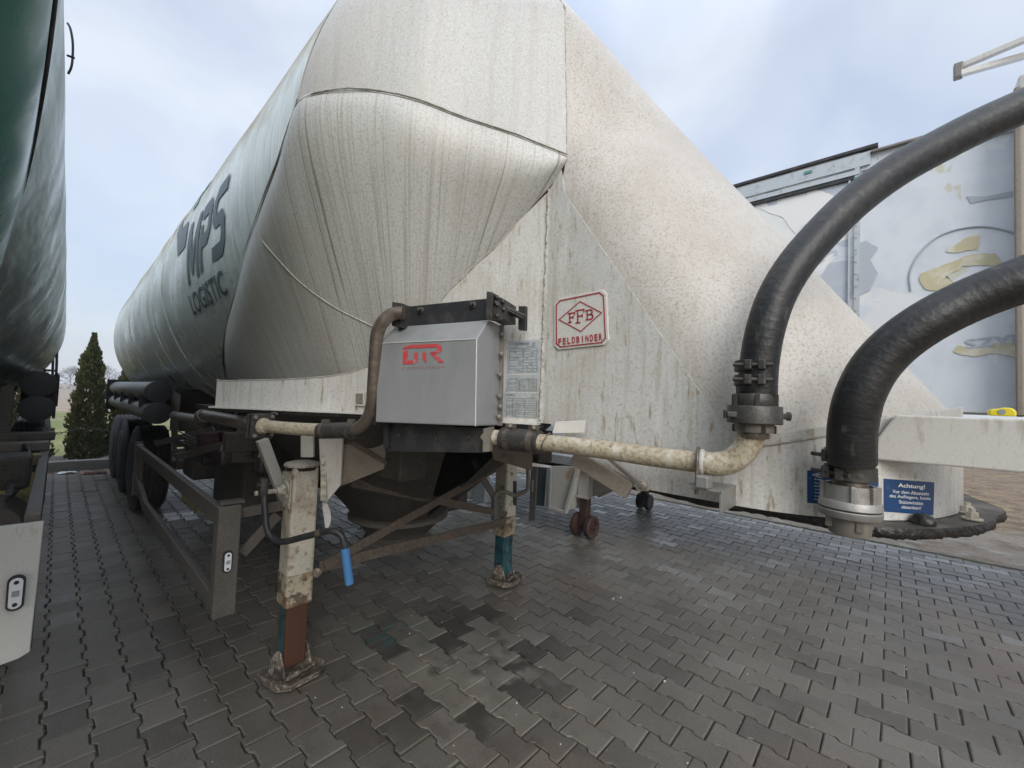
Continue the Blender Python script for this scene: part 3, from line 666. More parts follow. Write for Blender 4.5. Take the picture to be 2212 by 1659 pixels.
plate([(1092, 847), (1165, 847), (1166, 809), (1094, 810)], BV_S, T, 8, cols=(.42, .7), seed=3)
plate([(1088, 902), (1165, 905), (1167, 849), (1090, 848)], BV_S, T, 9, hdr=[('WABCO', .05, .3, .87, .95)], cols=(.25, .6), seed=4)
# blue signs on the nose skirt
def sign(c4, lines, rt, name='warning_sign'):
    q = quad(c4)
    g = [[raypt(BV_S, *q(-.04+i/10*1.08, -.05+j/6*1.1), .003) for i in range(11)] for j in range(7)]
    w_ = MB().grid(g).build(name, MT['white'], rt, fix=False, solid=.0015)
    g = [[raypt(BV_S, *q(i/10, j/6), .0048) for i in range(11)] for j in range(7)]
    MB().grid(g).build('sign_face', MT['blue'], w_, fix=False)
    for (s_, x0, x1, y0, y1, bd_) in lines:
        on_surf(BV_S, *place(*txt(s_, bd_), x0, x1, y0, y1), c4, .0062, 'sign_text', 'signwhite', w_, L=.12)
    return w_
sign([(1905, 1104), (2011, 1112), (2013, 1041), (1905, 1033)], [('Achtung!', .27, .80, .74, .90, .02), ('Vor dem Absatteln', .16, .88, .585, .69, .004), ('des Aufliegers, beide', .10, .92, .425, .545, .004), ('Stützwinden', .29, .77, .285, .39, .004), ('absenken!', .34, .73, .14, .24, .004)], T)
s2 = sign([(1742, 1085), (1893, 1100), (1894, 1030), (1742, 1015)], [('Brems- und Wartungs', .10, .52, .72, .77, .02)]+[(('Vor dem Abstellen', 'pumpen', 'der Kupplung beide', 'Ventile schliessen', 'und den Druck', 'auf Null ablassen')[k], .10, (.42, .25, .5, .48, .4, .46)[k], .62-k*.10, .66-k*.10, .02) for k in range(6)], T)
on_surf(BV_S, *strokes([((.07, .88), (.17, .96)), ((.17, .96), (.27, .88)), ((.27, .88), (.17, .81)), ((.17, .81), (.07, .88))], (.012, .012)), [(1742, 1085), (1893, 1100), (1894, 1030), (1742, 1015)], .0062, 'sign_text', 'signwhite', s2)
on_surf(BV_S, *place(*txt('FFB', .02), .12, .22, .85, .91), [(1742, 1085), (1893, 1100), (1894, 1030), (1742, 1015)], .0062, 'sign_text', 'signwhite', s2)
# ------------------------------------------------------------------ compressor cover with logo
BN = V(.935, .354, 0)                                   # into the trailer
B0 = V(.9230, .9978, 1.43)
def onP(x, y, a=0.0):
    r = ray(x, y); p0 = B0+BN*a; return CAM+r*(BN.dot(p0-CAM)/BN.dot(r))
def facing(mb, c4, a, th, bev=0):
    P = [onP(x, y, a) for x, y in c4]; mb.prism(P, BN*th); return mb
TR, BR, BL, TL = onP(1030, 732.5), onP(1027, 920.5), onP(810.7, 912), onP(816.6, 742.4)
TR2, TL2 = onP(1057, 691, .075), onP(853, 706, .075)
TR3, BR3, TL3, BL3 = onP(1081, 702, .17), onP(1077, 919, .17), TL2+BN*.095, BL+BN*.17
cv = MB(); vsn = [BL, BR, TR, TL, TR2, TL2, TR3, BR3, TL3, BL3]
cv.add(vsn, [(0, 1, 2, 3), (3, 2, 4, 5), (1, 7, 6, 4, 2), (5, 4, 6, 8), (0, 3, 5, 8, 9), (0, 9, 7, 1), (9, 8, 6, 7)])
cov = cv.build('compressor_cover', MT['steelgrey'], T, bevel=.004)
e = MB().tube([BR-BN*.001, TR-BN*.001], .0022, 8).tube([TR-BN*.001, TL-BN*.001], .0016, 8); e.build('cover_edge', MT['steeledge'], cov, 60)
fl2 = MB(); fl2.bar(BR3+V(.004, 0, 0), TR3+V(.004, 0, 0), .022, .01, up=BN); fl2.build('cover_flange', MT['dustmetal'], cov)
for (x, y) in ((1082, 722), (1081, 765), (1078, 810), (1077, 856), (1076, 900), (1079, 878)):
    p = onP(x, y, .155); MB().lathe(p, (-.35, -.93, 0), [(0, .007), (.004, .009), (.012, .008), (.014, .004)], 6).build('cover_bolt', MT['dustmetal'], cov)
LC = [(868, 797), (961, 795), (958, 742), (870, 744)]
def on_cover(v, f, c4, off, name, m, rt):
    q = quad(c4); return MB().add([onP(*q(*p), -off) for p in v], f).build(name, MT[m], rt, fix=False)
# squared D T R logo: a band joining all three letters
L3 = [[(0, .02), (.13, .2), (.13, .72), (0, .86)], [(0, .84), (.1, 1), (.9, 1), (1, .86), (1, .62), (.88, .5), (.72, .5), (.72, .6), (.84, .6), (.88, .66), (.88, .78), (.84, .82), (.10, .82), (0, .86)],
      [(.0, .0), (.28, .0), (.38, .16), (.38, .58), (.29, .58), (.29, .26), (.25, .2), (.12, .2)], [(.50, .58), (.59, .58), (.59, .02), (.50, .2)], [(.68, .56), (.80, .56), (1.03, .02), (.90, .02)]]
for p in L3:
    bm = bmesh.new(); vv = [bm.verts.new((x, y, 0)) for x, y in p]; fc = bm.faces.new(vv); fc.normal_update(); bmesh.ops.triangulate(bm, faces=[fc]); bm.verts.index_update()
    v = [(q_.co.x, q_.co.y) for q_ in bm.verts]; f = [tuple(i.index for i in q_.verts) for q_ in bm.faces]; bm.free()
    on_cover(v, f, [(870, 787), (957, 784), (953, 742), (870, 746)], .0016, 'logo', 'redbright', cov)
on_cover(*place(*txt('C O M P R E S S O R', 0), 0, 1, .1, .8), [(869, 800), (960, 796), (960, 788), (869, 792)], .0016, 'lettering', 'redfade', cov)
# black bracket beams above and below the cover
br_ = MB(); facing(br_, [(860, 706), (1052, 690), (1050, 645), (862, 664)], .085, .012); bb1 = br_.build('bracket_beam', MT['black'], T, bevel=.001)
br_ = MB(); facing(br_, [(846, 704), (866, 707), (868, 655), (847, 652)], .03, .10); br_.build('bracket_plate', MT['castblack'], T, bevel=.001)
facing(MB(), [(1049, 688), (1062, 691), (1064, 631), (1051, 629)], .04, .035).build('bracket_plate', MT['castblack'], T, bevel=.001)
facing(MB(), [(1063, 692), (1091, 690), (1092, 648), (1065, 634)], .06, .10).build('bracket_plate', MT['castblack'], T, bevel=.001)
for (x, y) in ((910, 671), (1022, 659)):
    MB().lathe(onP(x, y, .085), -BN, [(0, .014), (.004, .013), (.006, .008), (.022, .008), (.024, .004)], 12).build('bracket_bolt', MT['castblack'], T, 40)
for (x, y) in ((1071, 642), (1084, 651), (1072, 682), (1086, 668)):
    MB().lathe(onP(x, y, .058), (-.4, -.9, 0), [(0, .006), (.012, .006)], 6).build('bracket_bolt', MT['castblack'], T, 40)
arm = MB(); arm.bar(onP(1066, 654, .06), onP(1130, 683, .13), .035, .008); arm.bar(onP(1068, 658, .06), onP(1128, 688, .13), .03, .006); arm.build('bracket_arm', MT['castblack'], T, bevel=.001)
facing(MB(), [(1119, 712), (1135, 713), (1136, 661), (1120, 661)], .15, .02).build('bracket_foot', MT['black'], T, bevel=.001)
on_surf(BV_S, *poly2([(0, 0), (1, 0), (1, 1), (0, 1)]), [(1119, 737), (1134, 737), (1133, 712), (1120, 712)], .001, 'rust_run', 'ochre', T) if False else None
facing(MB(), [(832, 975), (1046, 978), (1060, 926), (826, 916)], .07, .012).build('bracket_beam', MT['black'], T)
facing(MB(), [(1042, 976), (1056, 976), (1060, 922), (1044, 926)], .045, .03).build('bracket_plate', MT['dustmetal'], T, bevel=.001)
facing(MB(), [(828, 965), (838, 967), (838, 915), (828, 915)], .05, .05).build('bracket_plate', MT['black'], T, bevel=.001)
for (x, y) in ((860, 942), (900, 942), (947, 948), (1013, 946)):
    MB().lathe(onP(x, y, .07), -BN, [(0, .010), (.003, .010), (.004, .006), (.014, .006)], 6).build('bracket_bolt', MT['castblack'], T, 40)
facing(MB(), [(806, 918), (814, 916), (814, 850), (806, 848)], .02, .03).build('cover_clip', MT['black'], cov)
# ------------------------------------------------------------------ pipework
def path(pts, n=40): return bspl([at(*p) for p in pts], n)
def pipe(name, pts, r, m, n=40, rt=T): return MB().tube(path(pts, n), r, 20).build(name, MT[m], rt, 60)
pipe('exhaust_pipe', [(872, 676, 1.50), (850, 678, 1.50), (828, 694, 1.50), (815, 722, 1.505), (811, 770, 1.51), (806, 850, 1.52), (803, 880, 1.53), (792, 908, 1.545), (772, 926, 1.56), (752, 931, 1.58)], .0235, 'pipedark', 60)
sl = pipe('rubber_sleeve', [(768, 929, 1.57), (730, 930, 1.60), (692, 931, 1.63)], .031, 'castblack', 16)
for x, d in ((758, 1.58), (702, 1.62)):
    a = at(x, 930, d); b_ = at(x+1, 930, d-.001); MB().lathe(a, (b_-a), [(-.006, .0325), (.006, .0325)], 28).box(a+V(0, 0, .036), (.03, .012, .014)).build('hose_clamp', MT['pipedark'], sl)
pipe('cream_pipe', [(700, 929, 1.62), (650, 927, 1.66), (600, 923, 1.71), (560, 919, 1.75)], .0255, 'pipe', 20)
pipe('brown_pipe', [(552, 919, 1.76), (520, 912, 1.86), (480, 904, 2.04), (440, 896, 2.30)], .029, 'pipedark', 20)
pipe('brown_pipe', [(444, 897, 2.28), (436, 900, 2.40), (438, 912, 2.48)], .037, 'pipedark', 14)
pipe('brown_pipe', [(436, 908, 2.6), (400, 902, 3.1), (376, 897, 3.6)], .035, 'pipedark', 14)
# square flange joint with bolts
fp = at(566, 920, 1.74); fd = (at(560, 919, 1.75)-at(600, 923, 1.71)).normalized()
fm = MB(); x_ = fd.cross(V(0, 0, 1)).normalized(); z_ = x_.cross(fd)
FM = Matrix(((fd.x, x_.x, z_.x), (fd.y, x_.y, z_.y), (fd.z, x_.z, z_.z)))
fl_ = fm.box(fp, (.014, .10, .10), FM, .004).box(fp+fd*.024, (.014, .10, .10), FM, .004).build('pipe_flange', MT['castblack'], T)
for a in (-.038, .038):
    for b_ in (-.038, .038): MB().lathe(fp+x_*a+z_*b_-fd*.006, -fd, [(0, .008), (.008, .008)], 6).build('flange_bolt', MT['alu'], fl_)
MB().lathe(fp-fd*.03, fd, [(0, .027), (.02, .034), (.04, .038)], 24).build('flange_neck', MT['pipe'], fl_, 40)
for x, y, d in ((588, 897, 1.80), (517, 888, 2.0)):
    MB().tube([at(x-6, y+6, d), at(x-2, y-4, d), at(x+6, y-6, d), at(x+12, y-1, d)], .005, 8).build('pipe_hanger', MT['frame'], T, 60)
# right-hand pipe to the elbow
pipe('cream_pipe', [(1048, 943, 1.44), (1070, 945, 1.41), (1100, 948, 1.38)], .026, 'pipe', 10)
sl = pipe('rubber_sleeve', [(1086, 947, 1.39), (1125, 951, 1.355), (1166, 955, 1.32)], .0375, 'castblack', 14)
for x, y, d in ((1102, 949, 1.378), (1152, 954, 1.333)):
    a = at(x, y, d); dd = (at(x+8, y+1, d-.007)-a).normalized(); MB().lathe(a, dd, [(-.010, .0395), (.010, .0395)], 30).box(a+V(0, 0, .045), (.02, .03, .014)).build('hose_clamp', MT['pipedark'], sl, 30)
    MB().tube([a+V(-.02, -.016, .047), a+V(.018, .016, .047)], .006, 8).build('clamp_bolt', MT['dustmetal'], sl, 40)
pipe('cream_pipe', [(1160, 955, 1.325), (1210, 960, 1.28), (1300, 971, 1.20), (1400, 985, 1.125), (1480, 995, 1.075), (1530, 1001, 1.045)], .0265, 'pipe', 40)
el = pipe('pipe_elbow', [(1516, 1000, 1.05), (1545, 1002, 1.03), (1578, 996, 1.015), (1606, 974, 1.0), (1621, 945, .99), (1626, 920, .985)], .0295, 'pipe', 40)
MB().lathe(at(1515, 999, 1.052), at(1530, 1001, 1.045)-at(1500, 998, 1.06), [(-.008, .030), (-.004, .034), (.004, .034), (.008, .031)], 30).build('weld_seam', MT['weld'], el, 60)
# U-bolt
ub = []; u0 = at(1508, 998, 1.053); du = (at(1530, 1001, 1.045)-at(1500, 998, 1.06)).normalized(); su = du.cross(V(0, 0, 1)).normalized()
for k in range(17):
    a = math.pi*k/16; ub.append(u0+su*math.cos(a)*.035+V(0, 0, 1)*math.sin(a)*.035)
ub = [u0+su*.035-V(0, 0, .075)]+ub+[u0-su*.035-V(0, 0, .075)]
MB().tube(ub, .0045, 8).build('u_bolt', MT['pipedark'], T, 60)
# wire tie
tw = []; t0 = at(1180, 957, 1.305)
for k in range(20):
    a = 2*math.pi*k/19; tw.append(t0+su*math.cos(a)*.031+V(0, 0, 1)*math.sin(a)*.031+du*.01*math.sin(a))
MB().tube(tw, .002, 6).build('wire_tie', MT['pipedark'], T, 60)
# aluminium bracket under the pipe
bk = MB(); bp = at(1528, 1062, 1.03)
bk.box(V(1.125, .335, 1.322), (.12, .085, .006), bev=.001); bk.box(V(1.125, .296, 1.298), (.12, .006, .05), bev=.001); bk.box(V(1.07, .335, 1.34), (.04, .03, .03), bev=.004)
bk.build('pipe_bracket', MT['alu'], T)
MB().bar(at(1240, 985, 1.33), at(1362, 1060, 1.24), .03, .05).bar(at(1310, 985, 1.30), at(1395, 1058, 1.20), .012, .012).build('strut', MT['framebeige'], T, bevel=.002)
MB().prism([at(1193, 936, 1.36), at(1262, 935, 1.33), at(1265, 908, 1.33), at(1200, 911, 1.36)], BN*.01).build('bracket_plate', MT['white'], T, bevel=.001)
# socket on the wing
so_ = MB().box((0, 0, 0), (.01, .01, .01)); 
def wallbox(c4, th, name, m, rt, off=.002):
    P = [raypt(BV_S, *p) for p in c4]; n_ = (P[1]-P[0]).cross(P[3]-P[0]).normalized()
    if n_.dot(P[0]-CAM) > 0: n_ = -n_
    return MB().prism([p+n_*off for p in P], n_*th).build(name, MT[m], rt, bevel=.001)
sb = wallbox([(770, 876), (791, 877), (791, 846), (770, 846)], .014, 'socket_box', 'white', T)
wallbox([(773, 872), (788, 873), (788, 850), (773, 850)], .017, 'socket_lid', 'framebeige', sb)
# ------------------------------------------------------------------ king-pin plate
D_ = [(1338, 1052), (1430, 1072), (1545, 1100), (1610, 1108), (1680, 1122), (1760, 1138), (1835, 1152), (1900, 1164), (1950, 1168), (2000, 1168), (2050, 1165), (2100, 1160), (2138, 1150), (2152, 1136)]
ed = [on(2, x, y, 1.243) for x, y in D_]; ed = [V(p.x, p.y, 0) for p in bspl(ed, 90)]
last = ed[-1]; ed += [V(last.x+(1.8-last.x)*k/10, last.y-.03*math.sin(math.pi/2*k/10), 0) for k in range(1, 11)]
ed = [p for p in ed]; ed += [V(3.6-p.x, p.y, 0) for p in reversed(ed[:-1])]
top_ = [V(p.x, p.y, 1.268) for p in ed]
kp = MB(); n = len(ed); kp.add([V(1.8, .3, 1.268)]+top_, [(0, i+1, i+2) for i in range(n-1)]+[(0, n, 1)])
kp_ = kp.build('kingpin_plate', MT['plategrey'], T, fix=False)
rg = random.Random(5); rows = []
for zi, (z, o_) in enumerate(((1.2685, .0), (1.264, .002), (1.256, .003), (1.247, .001), (1.243, -.015))):
    r = []
    for i, p in enumerate(ed):
        a = ed[max(i-1, 0)]; b_ = ed[min(i+1, n-1)]; t_ = (b_-a).normalized(); nn = V(-t_.y, t_.x, 0); nn = nn if nn.dot(p-V(1.8, .3, 0)) > 0 else -nn
        j = (rg.random()-.5)*(.006 if zi else .002)
        r.append(V(p.x, p.y, z+(rg.random()-.6)*(.005 if zi > 1 else .001))+nn*(o_+j))
    rows.append(r)
kp = MB().grid(rows); kp.build('grease_rim', MT['grease'], kp_, 180)
def hexbolt(p, r, h_, name, m, rt, axis=(0, 0, 1)):
    p = Vector(p); a = Vector(axis).normalized()
    MB().lathe(p, a, [(0, r*1.6), (h_*.15, r*1.6)], 20).build(name, MT[m], rt, 40)
    MB().lathe(p+a*h_*.15, a, [(0, r), (h_*.6, r), (h_*.62, r*.55), (h_, r*.55)], 6).build(name, MT[m], rt)
for (x, y) in ((1388, 1058), (1665, 1100), (2100, 1122), (1440, 1048), (2090, 1108)):
    p = on(2, x, y, 1.27); hexbolt(p, .012, .024, 'plate_bolt', 'leg', kp_)
p = on(2, 1995, 1130, 1.27); MB().lathe(p, (0, 0, 1), [(0, .022), (.01, .022), (.018, .016), (.022, .006)], 20).build('grease_cap', MT['grease'], kp_, 40)
# front cross arm
a0, a1 = on(0, 1890, 993, 1.31), on(0, 1935, 896, 1.31); z0, z1 = 1.404, a1.z
ar = MB().prism([V(1.31, a0.y, a0.z), V(1.31, a0.y-.004, a0.z+.05), V(1.31, a1.y, a1.z), V(1.31, -.9, a1.z+.004), V(1.31, -.9, a0.z+.004)], (.07, 0, 0))
ar.build('front_arm', MT['white'], T, bevel=.004)
# ------------------------------------------------------------------ landing legs
def leg(cx, cy, inner, name='landing_leg'):
    L = MB().box((cx, cy, .815), (.136, .136, .61), bev=.016).build(name, MT['leg'], T)
    MB().box((cx, cy, .480), (.1385, .1385, .18), bev=.014).build('leg_sleeve', MT['legdirty'], L)
    MB().box((cx, cy, .26), (.110, .110, .36), bev=.010).build('inner_tube', MT[inner], L)
    if inner == 'legbrown':
        MB().box((cx-.0557, cy, .26), (.002, .066, .28)).build('grease_patch', MT['legteal'], L)
    cp = MB().lathe((cx, cy, 1.118), (0, 0, 1), [(0, .088), (.010, .09), (.018, .084), (.026, .05)], 28)
    cp.build('leg_cap', MT['leg'], L, 40)
    MB().lathe((cx, cy, 1.100), (0, 0, 1), [(0, .080), (.018, .084)], 28).build('cap_gasket', MT['grease'], L, 40)
    # rocking foot: flat pressed plate with a bent-up rim, two lugs and a pin
    Mt = Matrix.Rotation(R(-5), 3, 'X') @ Matrix.Rotation(R(12), 3, 'Z'); c0 = V(cx, cy-.02, .012)
    pl_ = [(-.085, -.125), (.075, -.135), (.115, -.09), (.118, .08), (.085, .12), (-.085, .12), (-.118, .08), (-.125, -.07)]
    base_ = MB().prism([c0+Mt @ V(x, y, 0) for x, y in pl_], Mt @ V(0, 0, .012)); F_ = base_.build('foot_plate', MT['foot'], L, bevel=.003)
    rim = MB(); n_ = len(pl_)
    rg_ = random.Random(int(cx*100))
    for k in range(n_):
        (x0, y0), (x1, y1) = pl_[k], pl_[(k+1) % n_]
        if k in (4,): continue
        h0 = .046 if y0 > -.1 else .030; h1 = .046 if y1 > -.1 else .030
        o0, o1 = V(x0, y0, 0)*1.10, V(x1, y1, 0)*1.10
        rim.add([c0+Mt @ V(x0, y0, .008), c0+Mt @ V(x1, y1, .008), c0+Mt @ V(o1.x, o1.y, h1), c0+Mt @ V(o0.x, o0.y, h0), c0+Mt @ V(x0*.94, y0*.94, .012), c0+Mt @ V(x1*.94, y1*.94, .012), c0+Mt @ V(o1.x*.94, o1.y*.94, h1+.003), c0+Mt @ V(o0.x*.94, o0.y*.94, h0+.003)],
            [(0, 1, 2, 3), (5, 4, 7, 6), (3, 2, 6, 7), (1, 5, 6, 2), (4, 0, 3, 7)])
    rim.build('foot_rim', MT['foot'], F_, bevel=.003)
    for s_ in (-1, 1):
        MB().prism([c0+Mt @ V(s_*.068, -.075, .01), c0+Mt @ V(s_*.068, .085, .01), c0+Mt @ V(s_*.068, .060, .10), c0+Mt @ V(s_*.068, .012, .155), c0+Mt @ V(s_*.068, -.018, .150), c0+Mt @ V(s_*.068, -.045, .09)], Mt @ V(.010*s_, 0, 0)).build('foot_lug', MT['foot'], F_, bevel=.002)
    MB().tube([c0+Mt @ V(-.075, -.070, .035), c0+Mt @ V(.075, -.070, .035)], .013, 10).build('foot_bar', MT['foot'], F_, 50)
    MB().tube([V(cx-.095, cy, .120), V(cx+.095, cy, .120)], .015, 12).build('foot_pin', MT['foot'], F_, 50)
    return L
L1 = leg(.925, 2.37, 'legbrown'); L2 = leg(2.60, 2.40, 'legteal')
# gearbox flange, shaft, crank and blue grip on the near leg
G = V(.85, 2.36, 1.0)
gf = MB().lathe(G, (-1, 0, 0), [(0, .05), (.012, .048), (.014, .03), (.03, .03), (.034, .02), (.05, .02), (.052, .012), (.15, .012)], 24).build('gear_flange', MT['leg'], L1, 40)
for (y, z) in ((-.05, .06), (.05, .06), (-.05, -.07), (.05, -.07)): MB().lathe(G+V(0, y, z), (-1, 0, 0), [(0, .009), (.01, .009)], 6).build('flange_bolt', MT['leg'], L1)
MB().prism([G+V(0, -.06, -.09), G+V(0, .06, -.09), G+V(0, .06, .09), G+V(0, -.06, .09)], (-.006, 0, 0)).build('gear_plate', MT['leg'], L1)
K = at(569, 1052, 1.98)
kn = MB().box(K, (.035, .04, .085), bev=.012).lathe(K+V(-.03, 0, .012), (1, 0, 0), [(0, .011), (.06, .011)], 10).build('crank_knuckle', MT['castblack'], T, 40)
MB().tube([K+V(.0, 0, .012), G+V(-.12, 0, 0)], .010, 10).build('crank_shaft', MT['leg'], T, 50)
cr_ = path([(571, 1070, 1.97), (573, 1105, 1.95), (577, 1143, 1.93), (590, 1163, 1.92), (612, 1170, 1.905), (660, 1159, 1.88), (703, 1148, 1.86), (722, 1148, 1.85), (738, 1158, 1.845), (744, 1178, 1.84), (748, 1210, 1.84)], 70)
ck = MB().tube(cr_, .0145, 14).build('crank_handle', MT['black'], T, 60)
MB().tube(path([(745, 1184, 1.84), (749, 1215, 1.84), (755, 1261, 1.84)], 12), .0185, 16).build('hand_grip', MT['bluegrip'], ck, 60)
MB().lathe(at(690, 1151, 1.866), at(700, 1148, 1.86)-at(680, 1155, 1.872), [(-.012, .0165), (.012, .0165)], 16).build('crank_clip', MT['rustbar'], ck, 50)
st = []
for k in range(14):
    u = k/13; p = at(701-2*u+8*math.sin(u*2.2), 1086+u*58, 2.12-.22*u); w_ = .014*(.25+abs(math.cos(u*3.0+1.9))**.5); dr = RT2*w_; st.append([p-dr, p+dr])
MB().grid(st).build('webbing_strap', MT['white'], T, fix=False, solid=.002)
# far leg crank
MB().tube(path([(1069, 1120, 3.2), (1069, 1075, 3.2), (1078, 1063, 3.2), (1092, 1063, 3.2), (1112, 1070, 3.2), (1124, 1066, 3.2), (1138, 1058, 3.2), (1141, 1040, 3.2), (1139, 985, 3.2)], 50), .016, 10).build('crank_handle', MT['dustmetal'], L2, 60)
MB().tube(path([(1068.5, 1076, 3.2), (1068.5, 1122, 3.2)], 4), .025, 12).build('hand_grip', MT['tubegrey'], L2, 60)
MB().prism([at(1108, 1040, 3.25), at(1116, 1040, 3.25), at(1116, 1093, 3.25), at(1108, 1090, 3.25)], FW*.02).build('leg_bracket', MT['black'], L2)
# mounting bracket beside the near leg
MB().prism([at(688, 936, 2.02), at(741, 938, 2.10), at(735, 1048, 2.12), at(704, 1086, 2.12), at(696, 1078, 2.12), at(690, 990, 2.05)], FW*.02).build('leg_mount', MT['white'], T, bevel=.003)
MB().prism([at(649, 936, 2.02), at(676, 936, 2.02), at(676, 988, 2.05), at(649, 988, 2.05)], FW*.02).build('leg_mount', MT['white'], T, bevel=.003)
ls = MB().prism([at(693, 977, 2.06), at(706, 975, 2.09), at(704, 1086, 2.09), at(692, 1080, 2.06)], FW*.012).build('bolt_strip', MT['leg'], T, bevel=.001)
for y in (984, 1000, 1022, 1046, 1066): hexbolt(at(699, y, 2.07), .009, .016, 'strip_bolt', 'leg', ls, -FW)
MB().prism([at(736, 930, 2.16), at(862, 934, 2.16), at(868, 985, 2.16), at(842, 1008, 2.16), at(733, 1052, 2.16)], FW*.02).build('frame_plate', MT['framebeige'], T, bevel=.002)
for (x, y) in ((739, 1037), (747, 1036)): hexbolt(at(x, y, 2.155), .012, .02, 'frame_bolt', 'framebeige', T, -FW)
MB().prism([at(1058, 962, 2.75), at(1150, 962, 2.75), at(1150, 1018, 2.75), at(1066, 993, 2.75)], FW*.02).build('frame_plate', MT['framebeige'], T, bevel=.002)
for (x, y) in ((1082, 968), (1090, 988)): hexbolt(at(x, y, 2.74), .014, .02, 'frame_bolt', 'framebeige', T, -FW)
# cross bracing between the legs
for (a, b_, y, w_, hh, m) in (((690, 1224), (1092, 1127), 2.215, .012, .058, 'rustbar'), ((700, 1222), (1078, 1008), 2.20, .012, .05, 'rustbar'), ((760, 1042), (1094, 1112), 2.245, .012, .05, 'rustbar'), ((1022, 995), (1082, 1100), 2.26, .012, .05, 'frame')):
    MB().bar(on(1, *a, y), on(1, *b_, y), w_, hh, up=(0, 0, 1)).build('cross_brace', MT[m], T, bevel=.001)
MB().lathe(on(1, 683, 1236, 2.20), (0, -1, 0), [(0, .022), (.02, .022)], 8).build('brace_bolt', MT['foot'], T)
# ------------------------------------------------------------------ side guard of the main trailer
def guard(tr, xo, sgn, y0, pw, side):
    """xo: outer X of the rails, sgn: direction towards the trailer"""
    po = MB().box((xo+sgn*pw/2+0, y0, .715), (pw, .022, .51), bev=.006).build('guard_post', MT['frame'] if side else MT['white'], tr)
    MB().box((xo+sgn*.012, y0+.035, .715), (.024, .06, .50), bev=.004).build('guard_post', MT['frame'], tr)
    MB().bar((xo+sgn*.014, y0+.03, .925), (xo+sgn*.014, 5.25, .925), .03, .085, bev=.004).build('guard_rail', MT['frame'], tr)
    MB().bar((xo+sgn*.014, y0+.03, .525), (xo+sgn*.014, 4.55, .525), .03, .085, bev=.004).bar((xo+sgn*.014, 4.55, .525), (xo+sgn*.014, 5.2, .66), .03, .085).build('guard_rail', MT['frame'], tr)
    MB().box((xo+sgn*.02, 5.25, .74), (.06, .03, .50), bev=.004).box((xo+sgn*.02, 5.12, .75), (.03, .22, .45), bev=.004).build('guard_post', MT['frame'], tr)
    return po
po = guard(T, .536, 1, 2.30, .092, 1)
def marker(c4, m_, rt, d=None, oy=.012):
    """oval marker lamp: housing, lens, two screws on a plane y = const"""
    (cx, cy, cz_), w_, h_ = c4
    def oval(w2, h2, y, dpt, name, m, r_):
        P = []
        for k in range(24):
            a = 2*math.pi*k/24; x = math.cos(a)*w2; z = math.sin(a)*w2+math.copysign(h2-w2, math.sin(a)); P.append(V(cx+x, y, cz_+z))
        return MB().prism(P, (0, -dpt, 0)).build(name, MT[m], r_, bevel=.002)
    hs = oval(w_, h_, cy, .012, 'marker_lamp', 'black', rt); oval(w_*.74, h_*.86, cy-.011, .006, 'lamp_lens', 'lens', hs)
    for s_ in (-1, 1): MB().lathe((cx, cy-.016, cz_+s_*h_*.62), (0, -1, 0), [(0, w_*.3), (.003, w_*.3)], 12).build('lamp_screw', MT['black'], hs)
    MB().box((cx, cy-.018, cz_), (w_*.8, .003, w_*.9)).build('lamp_core', MT['lensdark'], hs)
p = on(1, 493, 1212, 2.288); marker(((p.x-.004, 2.289, p.z), .0185, .050), None, po)
MB().bar((.60, 2.37, .91), (.86, 2.40, .91), .02, .05).build('guard_bracket', MT['frame'], T, bevel=.002)
MB().bar(on(1, 522, 1196, 2.42), on(1, 600, 1112, 2.42), .02, .05).build('guard_bracket', MT['frame'], T, bevel=.002)
MB().box((.60, 2.36, .975), (.10, .06, .012)).build('guard_bracket', MT['frame'], T)
cbl = [at(524+13*math.cos(a)*.9, 1188+15*math.sin(a), 2.12) for a in np.linspace(0, 9, 40)]
MB().tube(cbl, .0025, 6).build('cable_loop', MT['black'], T, 60)
MB().bar(on(1, 566, 950, 2.55), on(1, 618, 1088, 2.55), .05, .055).build('frame_brace', MT['white'], T, bevel=.003)
MB().prism([at(512, 926, 3.1), at(538, 944, 3.1), at(552, 997, 3.1), at(497, 1001, 3.1)], FW*.12).build('pump_pedestal', MT['frame'], T, bevel=.003)
MB().box((1.25, 5.5, 1.2), (.16, 7.4, .22), bev=.01).build('chassis_beam', MT['grime_shade'], T)
MB().box((2.35, 5.5, 1.2), (.16, 7.4, .22), bev=.01).build('chassis_beam', MT['grime_shade'], T)
for y in (3.4, 5.4, 8.6): MB().box((1.8, y, 1.15), (2.0, .1, .14), bev=.01).build('cross_member', MT['grime_shade'], T)
MB().box((1.30, 4.3, .78), (.5, .9, .62), bev=.03).build('underbody_box', MT['grime_shade'], T)
MB().box((.92, 4.25, .98), (.22, .42, .16), bev=.02).build('valve_block', MT['black'], T)
for y in (4.1, 4.25, 4.4): MB().lathe((.92, y, 1.06), (0, 0, 1), [(0, .03), (.05, .03), (.06, .015)], 14).build('valve_knob', MT['yellowdull'], T, 40)
MB().bar((.82, 4.1, .55), (.82, 4.7, .55), .02, .06).build('yellow_tag', MT['yellowdull'], T)
rb = MB().prism([at(424, 937, 3.25), at(470, 934, 3.25), at(474, 962, 3.25), at(470, 990, 3.25), at(460, 996, 3.25), at(424, 978, 3.25)], FW*.2).build('extinguisher_box', MT['redbox'], T, bevel=.01)
for k in range(4): MB().tube([at(376, 928+k*7, 4.2), at(430, 950+k*6, 3.4)], .006, 6).build('air_line', MT['dustmetal'], T, 60)
MB().tube(bspl([at(*q_) for q_ in ((372, 790, 5.0), (377, 778, 4.9), (384, 790, 4.6), (395, 815, 4.4), (405, 835, 4.3))], 24), .006, 6).build('cable_loop', MT['black'], T, 60)
